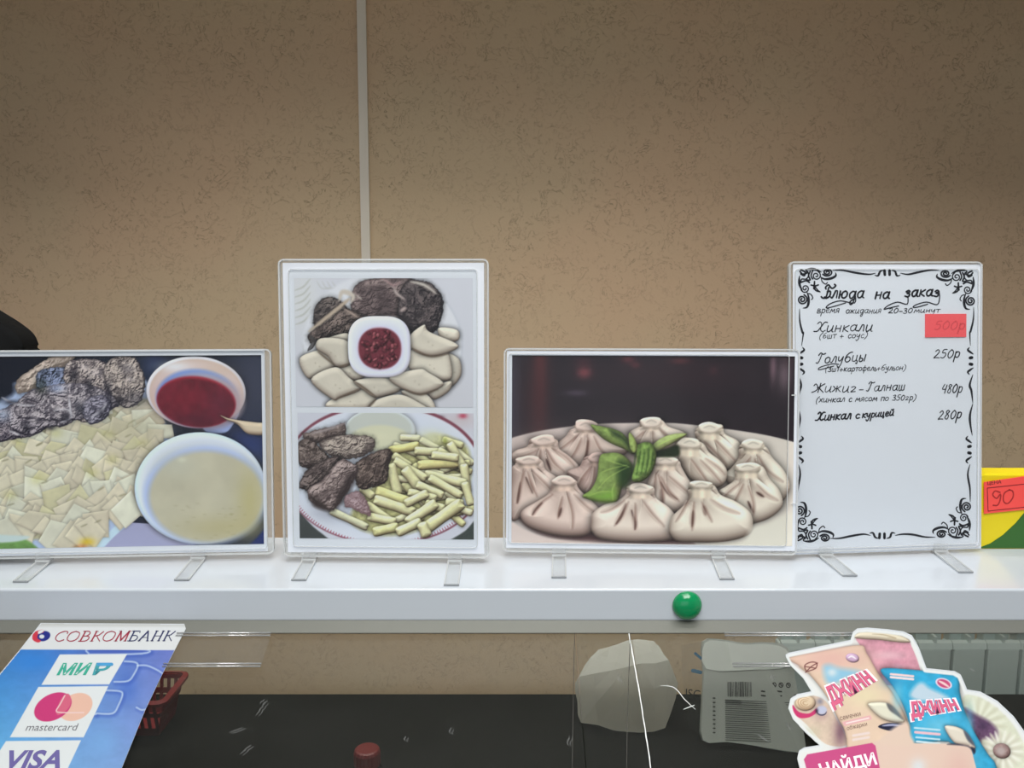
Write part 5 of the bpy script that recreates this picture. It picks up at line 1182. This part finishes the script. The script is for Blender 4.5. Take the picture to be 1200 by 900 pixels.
# ---------------------------------------------------------------- cut-out snack advert on the glass
AO = [(920, 769), (924, 766.5), (996, 751.5), (999, 742), (1004, 738), (1016, 737), (1040, 739), (1058, 741.5), (1068, 746), (1076, 760), (1085, 784.5), (1118, 788), (1125, 792), (1129, 801), (1132.5, 809.5), (1148, 812), (1168, 823), (1187, 841), (1202, 862), (1215, 892), (1220, 946), (948, 946),
      (934, 889), (936, 881), (942, 877.5), (961, 874.5), (943, 858), (929, 843), (923.5, 830), (926, 820), (934, 815), (951, 811.5), (941, 795), (925, 779)]
def paint_advert():
    s = Ink(918, 735, 1216, 946, 1.5, (232, 234, 232)); X, Y = s.X, s.Y
    def inset(p, k): return p
    # flowers
    flat(s, [(1128, 818), (1145, 816), (1163, 826), (1182, 843), (1196, 864), (1208, 895), (1212, 946), (1130, 946), (1120, 860)], (220, 224, 204), 1, feather=1.2, noise=(8, .1))
    for k in range(22):
        t = -2.6 + k * .2; x, y = 1146, 850
        stroke(s, [(x + 12 * math.cos(t), y + 12 * math.sin(t)), (x + 34 * math.cos(t + .05), y + 32 * math.sin(t + .05))], 2.0, ((234, 236, 222), (206, 206, 184))[k % 2], .6, soft=1.5)
    flat(s, [(1130, 830), (1146, 838), (1160, 846), (1169, 856), (1167, 868), (1152, 866), (1145, 880), (1138, 850)], (108, 80, 110), .95, feather=2.5, noise=(4, .5)); gauss(s, 1152, 850, 8, 6, (78, 60, 92), .6)
    for k in range(26):
        t = k * .2417; x, y = 1174, 880
        stroke(s, [(x + 8 * math.cos(t), y + 8 * math.sin(t)), (x + 26 * math.cos(t + .05), y + 24 * math.sin(t + .05))], 2.1, ((236, 236, 226), (214, 212, 196))[k % 2], .75, soft=1.2)
    lump(s, ring(1174, 880, 10.5, 9, .3), (158, 134, 132), R=6, rel=.3, drop=.2, dr=2, noise=(2, .3)); flat(s, ring(1173, 880, 5.5, 5, .3), (184, 170, 168), .9, feather=2)
    # wafer roll
    flat(s, [(1003, 748), (1014, 745), (1060, 748), (1068, 757), (1078, 783), (1078, 800), (1030, 800), (1010, 760)], (216, 160, 176), 1, noise=(8, .3)); gauss(s, 1040, 768, 20, 5, (226, 190, 200), .7); gauss(s, 1052, 776, 14, 3, (206, 140, 160), .6)
    lump(s, [(1001, 747), (1008, 741), (1030, 741), (1056, 745), (1067, 752), (1056, 753), (1030, 750), (1012, 749)], (226, 218, 196), R=5, rel=.3, drop=.2, dr=2); stroke(s, [(1022, 743), (1036, 744), (1050, 748), (1040, 747)], .8, (190, 176, 150), .8)
    gauss(s, 1016, 775, 6, 14, (150, 120, 130), .6)
    # round sweet roll, left
    flat(s, [(931, 822), (938, 818), (952, 815), (968, 822), (982, 846), (993, 872), (968, 872), (946, 850), (932, 836)], (220, 200, 182), 1, noise=(7, .15))
    gauss(s, 985, 858, 8, 18, (120, 86, 104), .8); gauss(s, 962, 836, 8, 8, (150, 110, 130), .4); gauss(s, 950, 858, 12, 8, (206, 204, 176), .5)
    flat(s, [(929, 826), (936, 834), (948, 836), (957, 830), (956, 836), (947, 841), (936, 841), (930, 834)], (206, 66, 120), 1)
    lump(s, ring(944, 824, 12, 9, -.1), (226, 206, 178), R=6, rel=.3, drop=.2, dr=1.5)
    for r in (3, 6, 9): stroke(s, ring(944, 824, r, r * .7, .3, 10)[:9], .6, (184, 152, 120), .8)
    flat(s, ring(963, 832, 6, 5), (196, 200, 222), 1, feather=1); stroke(s, ring(963, 834, 5.5, 4, 0, 10)[:6], .8, (60, 66, 96), .9); gauss(s, 957, 833, 2, 3, (40, 30, 50), .8); gauss(s, 961, 822, 4, 4, (120, 124, 150), .7)
    # peach pack
    lump(s, [(925, 771), (960, 764), (1007, 756), (1016, 766), (1030, 790), (1048, 815), (1062, 842), (1068, 870), (1070, 946), (1000, 946), (992, 866), (982, 842), (968, 815), (950, 792), (936, 780)], (230, 206, 184), R=6, rel=.15, amb=.85, drop=.3, dr=2, noise=(16, .06))
    gauss(s, 975, 772, 44, 14, (226, 184, 176), .8); gauss(s, 1014, 815, 24, 14, (230, 222, 186), .7)
    stroke(s, [(936, 781), (944, 786), (950, 790)], 1.6, (188, 168, 150), .7)
    for p in ([(945, 787), (943, 780), (950, 776), (957, 777), (956, 783), (949, 786), (945, 787)], [(944, 788), (951, 781), (958, 777)], [(943, 781), (956, 783)]): stroke(s, p, .6, (120, 70, 70), .9, taper=False)
    lump(s, ring(999, 771, 8, 5.4, .2), (206, 176, 206), R=3, drop=0); stroke(s, [(994, 771), (998, 769), (1003, 772)], 1.1, (244, 236, 244), .9)
    flat(s, [(964, 782), (972, 778), (984, 782), (1004, 785), (1010, 789), (992, 796), (980, 802), (968, 800)], (150, 200, 226), .75, feather=3)
    gauss(s, 975, 788, 6, 5, (224, 232, 234), .8)
    # seeds
    lump(s, [(1017, 826), (1026, 823), (1040, 824), (1050, 832), (1060, 846), (1044, 846), (1030, 840)], (228, 226, 208), R=5, rel=.35, drop=.3, dr=2)
    flat(s, [(1039, 824), (1048, 829), (1058, 843), (1050, 838), (1042, 832)], (110, 108, 110), .9, feather=1)
    flat(s, [(1029, 852), (1038, 847.5), (1052, 847.5), (1062, 849), (1062, 857), (1045, 857)], (40, 44, 70), 1); stroke(s, [(1034, 850.5), (1046, 849.5), (1058, 851)], 1.4, (170, 174, 204), .8)
    # small print on the peach pack
    flat(s, [(987, 846), (1020, 838), (1022, 843), (989, 851)], (232, 184, 186), .9, curved=False); stroke(s, [(992, 847.5), (1018, 841.5)], .8, (246, 234, 232), .9, taper=False)
    for y in (862, 867): stroke(s, [(1000, y), (1018, y - 3)], 1.5, (234, 218, 214), .9, taper=False)
    # blue pack
    lump(s, [(1032, 784.5), (1060, 784), (1090, 787), (1118, 791), (1124, 797), (1125, 812), (1131, 834), (1142, 858), (1158, 884), (1168, 899), (1176, 946), (1140, 946), (1120, 874), (1070, 871), (1066, 850), (1058, 826), (1046, 804)], (62, 174, 216), R=8, rel=.2, amb=.85, drop=.4, dr=3, noise=(10, .2))
    gauss(s, 1052, 812, 6, 20, (120, 204, 232), .7); gauss(s, 1100, 850, 22, 12, (140, 208, 232), .6); gauss(s, 1046, 798, 12, 8, (40, 130, 180), .5); gauss(s, 1136, 850, 5, 20, (96, 190, 226), .6)
    for y0, c in ((790, (244, 214, 214)), (793.5, (246, 226, 226))): stroke(s, [(1044, y0), (1070, y0 + 2.5)], 1.4, c, .8, taper=False)
    flat(s, ring(1106, 801, 10, 6, .35), (228, 214, 232), 1); flat(s, ring(1106, 801, 8, 4.6, .35), (202, 86, 130), 1); stroke(s, [(1100, 798), (1106, 801), (1112, 805)], 1.4, (244, 214, 214), .9)
    flat(s, [(1066, 815), (1074, 802), (1082, 800), (1090, 806), (1112, 818), (1080, 822)], (196, 216, 230), .85, feather=2.5)
    for k, y in enumerate((854, 859, 865, 870)): stroke(s, [(1072 + k * .8, y - 1), (1101, y + 1.5)], (1.2, 1.6, 1.1, 1.3)[k], ((190, 226, 240), (236, 196, 206), (196, 228, 240), (210, 232, 240))[k], .85, taper=False)
    lump(s, [(1107, 852), (1118, 851), (1130, 856), (1138, 866), (1143, 877), (1132, 874), (1118, 870)], (226, 220, 206), R=5, rel=.35, drop=.35, dr=2); flat(s, [(1129, 856), (1136, 862), (1142, 874), (1134, 868)], (90, 96, 110), .9, feather=1)
    # peach panel and banner
    flat(s, [(1020, 874), (1060, 871), (1120, 872), (1134, 874), (1139, 880), (1140, 946), (1020, 946)], (228, 204, 190), 1); flat(s, [(1110, 872.5), (1122, 871.5), (1142, 877), (1141, 884), (1134, 875)], (36, 40, 60), .9, feather=1); gauss(s, 1124, 900, 16, 20, (222, 184, 176), .6)
    flat(s, [(1062, 846), (1068, 862), (1072, 872), (1060, 874), (1030, 872), (1040, 858)], (228, 206, 190), .9, feather=2)
    gauss(s, 1076, 898, 9, 9, (220, 230, 236), .8)
    flat(s, [(946, 884), (1022, 870.5), (1026, 874), (1040, 946), (958, 946), (942, 890)], (206, 88, 142), 1, curved=False)
    # white die-cut margin
    d = sdf(X, Y, np.array(AO, float)); mix(s, (slice(None), slice(None)), np.clip((4.2 - d) / 1.2, 0, 1) * (Y < 900), srgb(232, 236, 236))
    return s
AH = .0048
ad = tag(empty('snack_advert', on_glass(1060, 850, .003)), 'cut-out cardboard snack advert with peach and blue packs on the glass at the right', 'advert')
glass_card('advert_card', AO, AH - .001, AH + .0010, M['card'], ad); glass_sheet('advert_print', paint_advert(), AO, AH + .0011, M['ink'], ad)
w1 = mat('white_outline_ink', (246, 232, 238), .4); p1 = mat('crimson_ink', (206, 92, 128), .4); p0 = mat('dark_crimson_ink', (120, 60, 100), .4)
def brand(q, lift, bolds):
    for (b_, m_, dz) in bolds:
        me = text_mesh('pack_name', 'ДЖИНН', q, lambda x, y: on_glass(x, y, AH + lift + dz), m_, None, b_, 1.06); part(me, ad)
def grow(q, e, ex=None):
    c = np.mean(q, 0); out = []
    for p_ in q:
        v = np.array(p_) - c; out.append(tuple(np.array(p_) + np.array([math.copysign(ex or e, v[0]), math.copysign(e, v[1])])))
    return out
q1 = [(965, 806), (1014, 785), (1029, 801), (978, 833)]; q2 = [(1065, 822), (1118, 819), (1126, 834), (1069, 845)]
for q_ in (q1, q2):
    brand(grow(q_, 1.5, 2.0), .0012, ((.12, w1, 0),))
    brand(q_, .0014, ((.07, p0, 0), (.045, p1, .0001)))
part(text_mesh('banner_text', 'НАЙДИ', ((957, 891), (1022, 877.5), (1029.5, 898.5), (965, 913)), lambda x, y: on_glass(x, y, AH + .0014), w1, None, .03, .95), ad)
dk = mat('brown_print', (112, 84, 76), .5)
part(text_mesh('pack_words', 'семечки', ((984, 840), (1008, 834.4), (1009, 838.6), (985, 844.4)), lambda x, y: on_glass(x, y, AH + .0014), dk, None, 0), ad)
part(text_mesh('pack_words', 'обжарки', ((992, 851), (1015.5, 845.6), (1016.5, 851.6), (993, 857)), lambda x, y: on_glass(x, y, AH + .0014), dk, None, 0), ad)
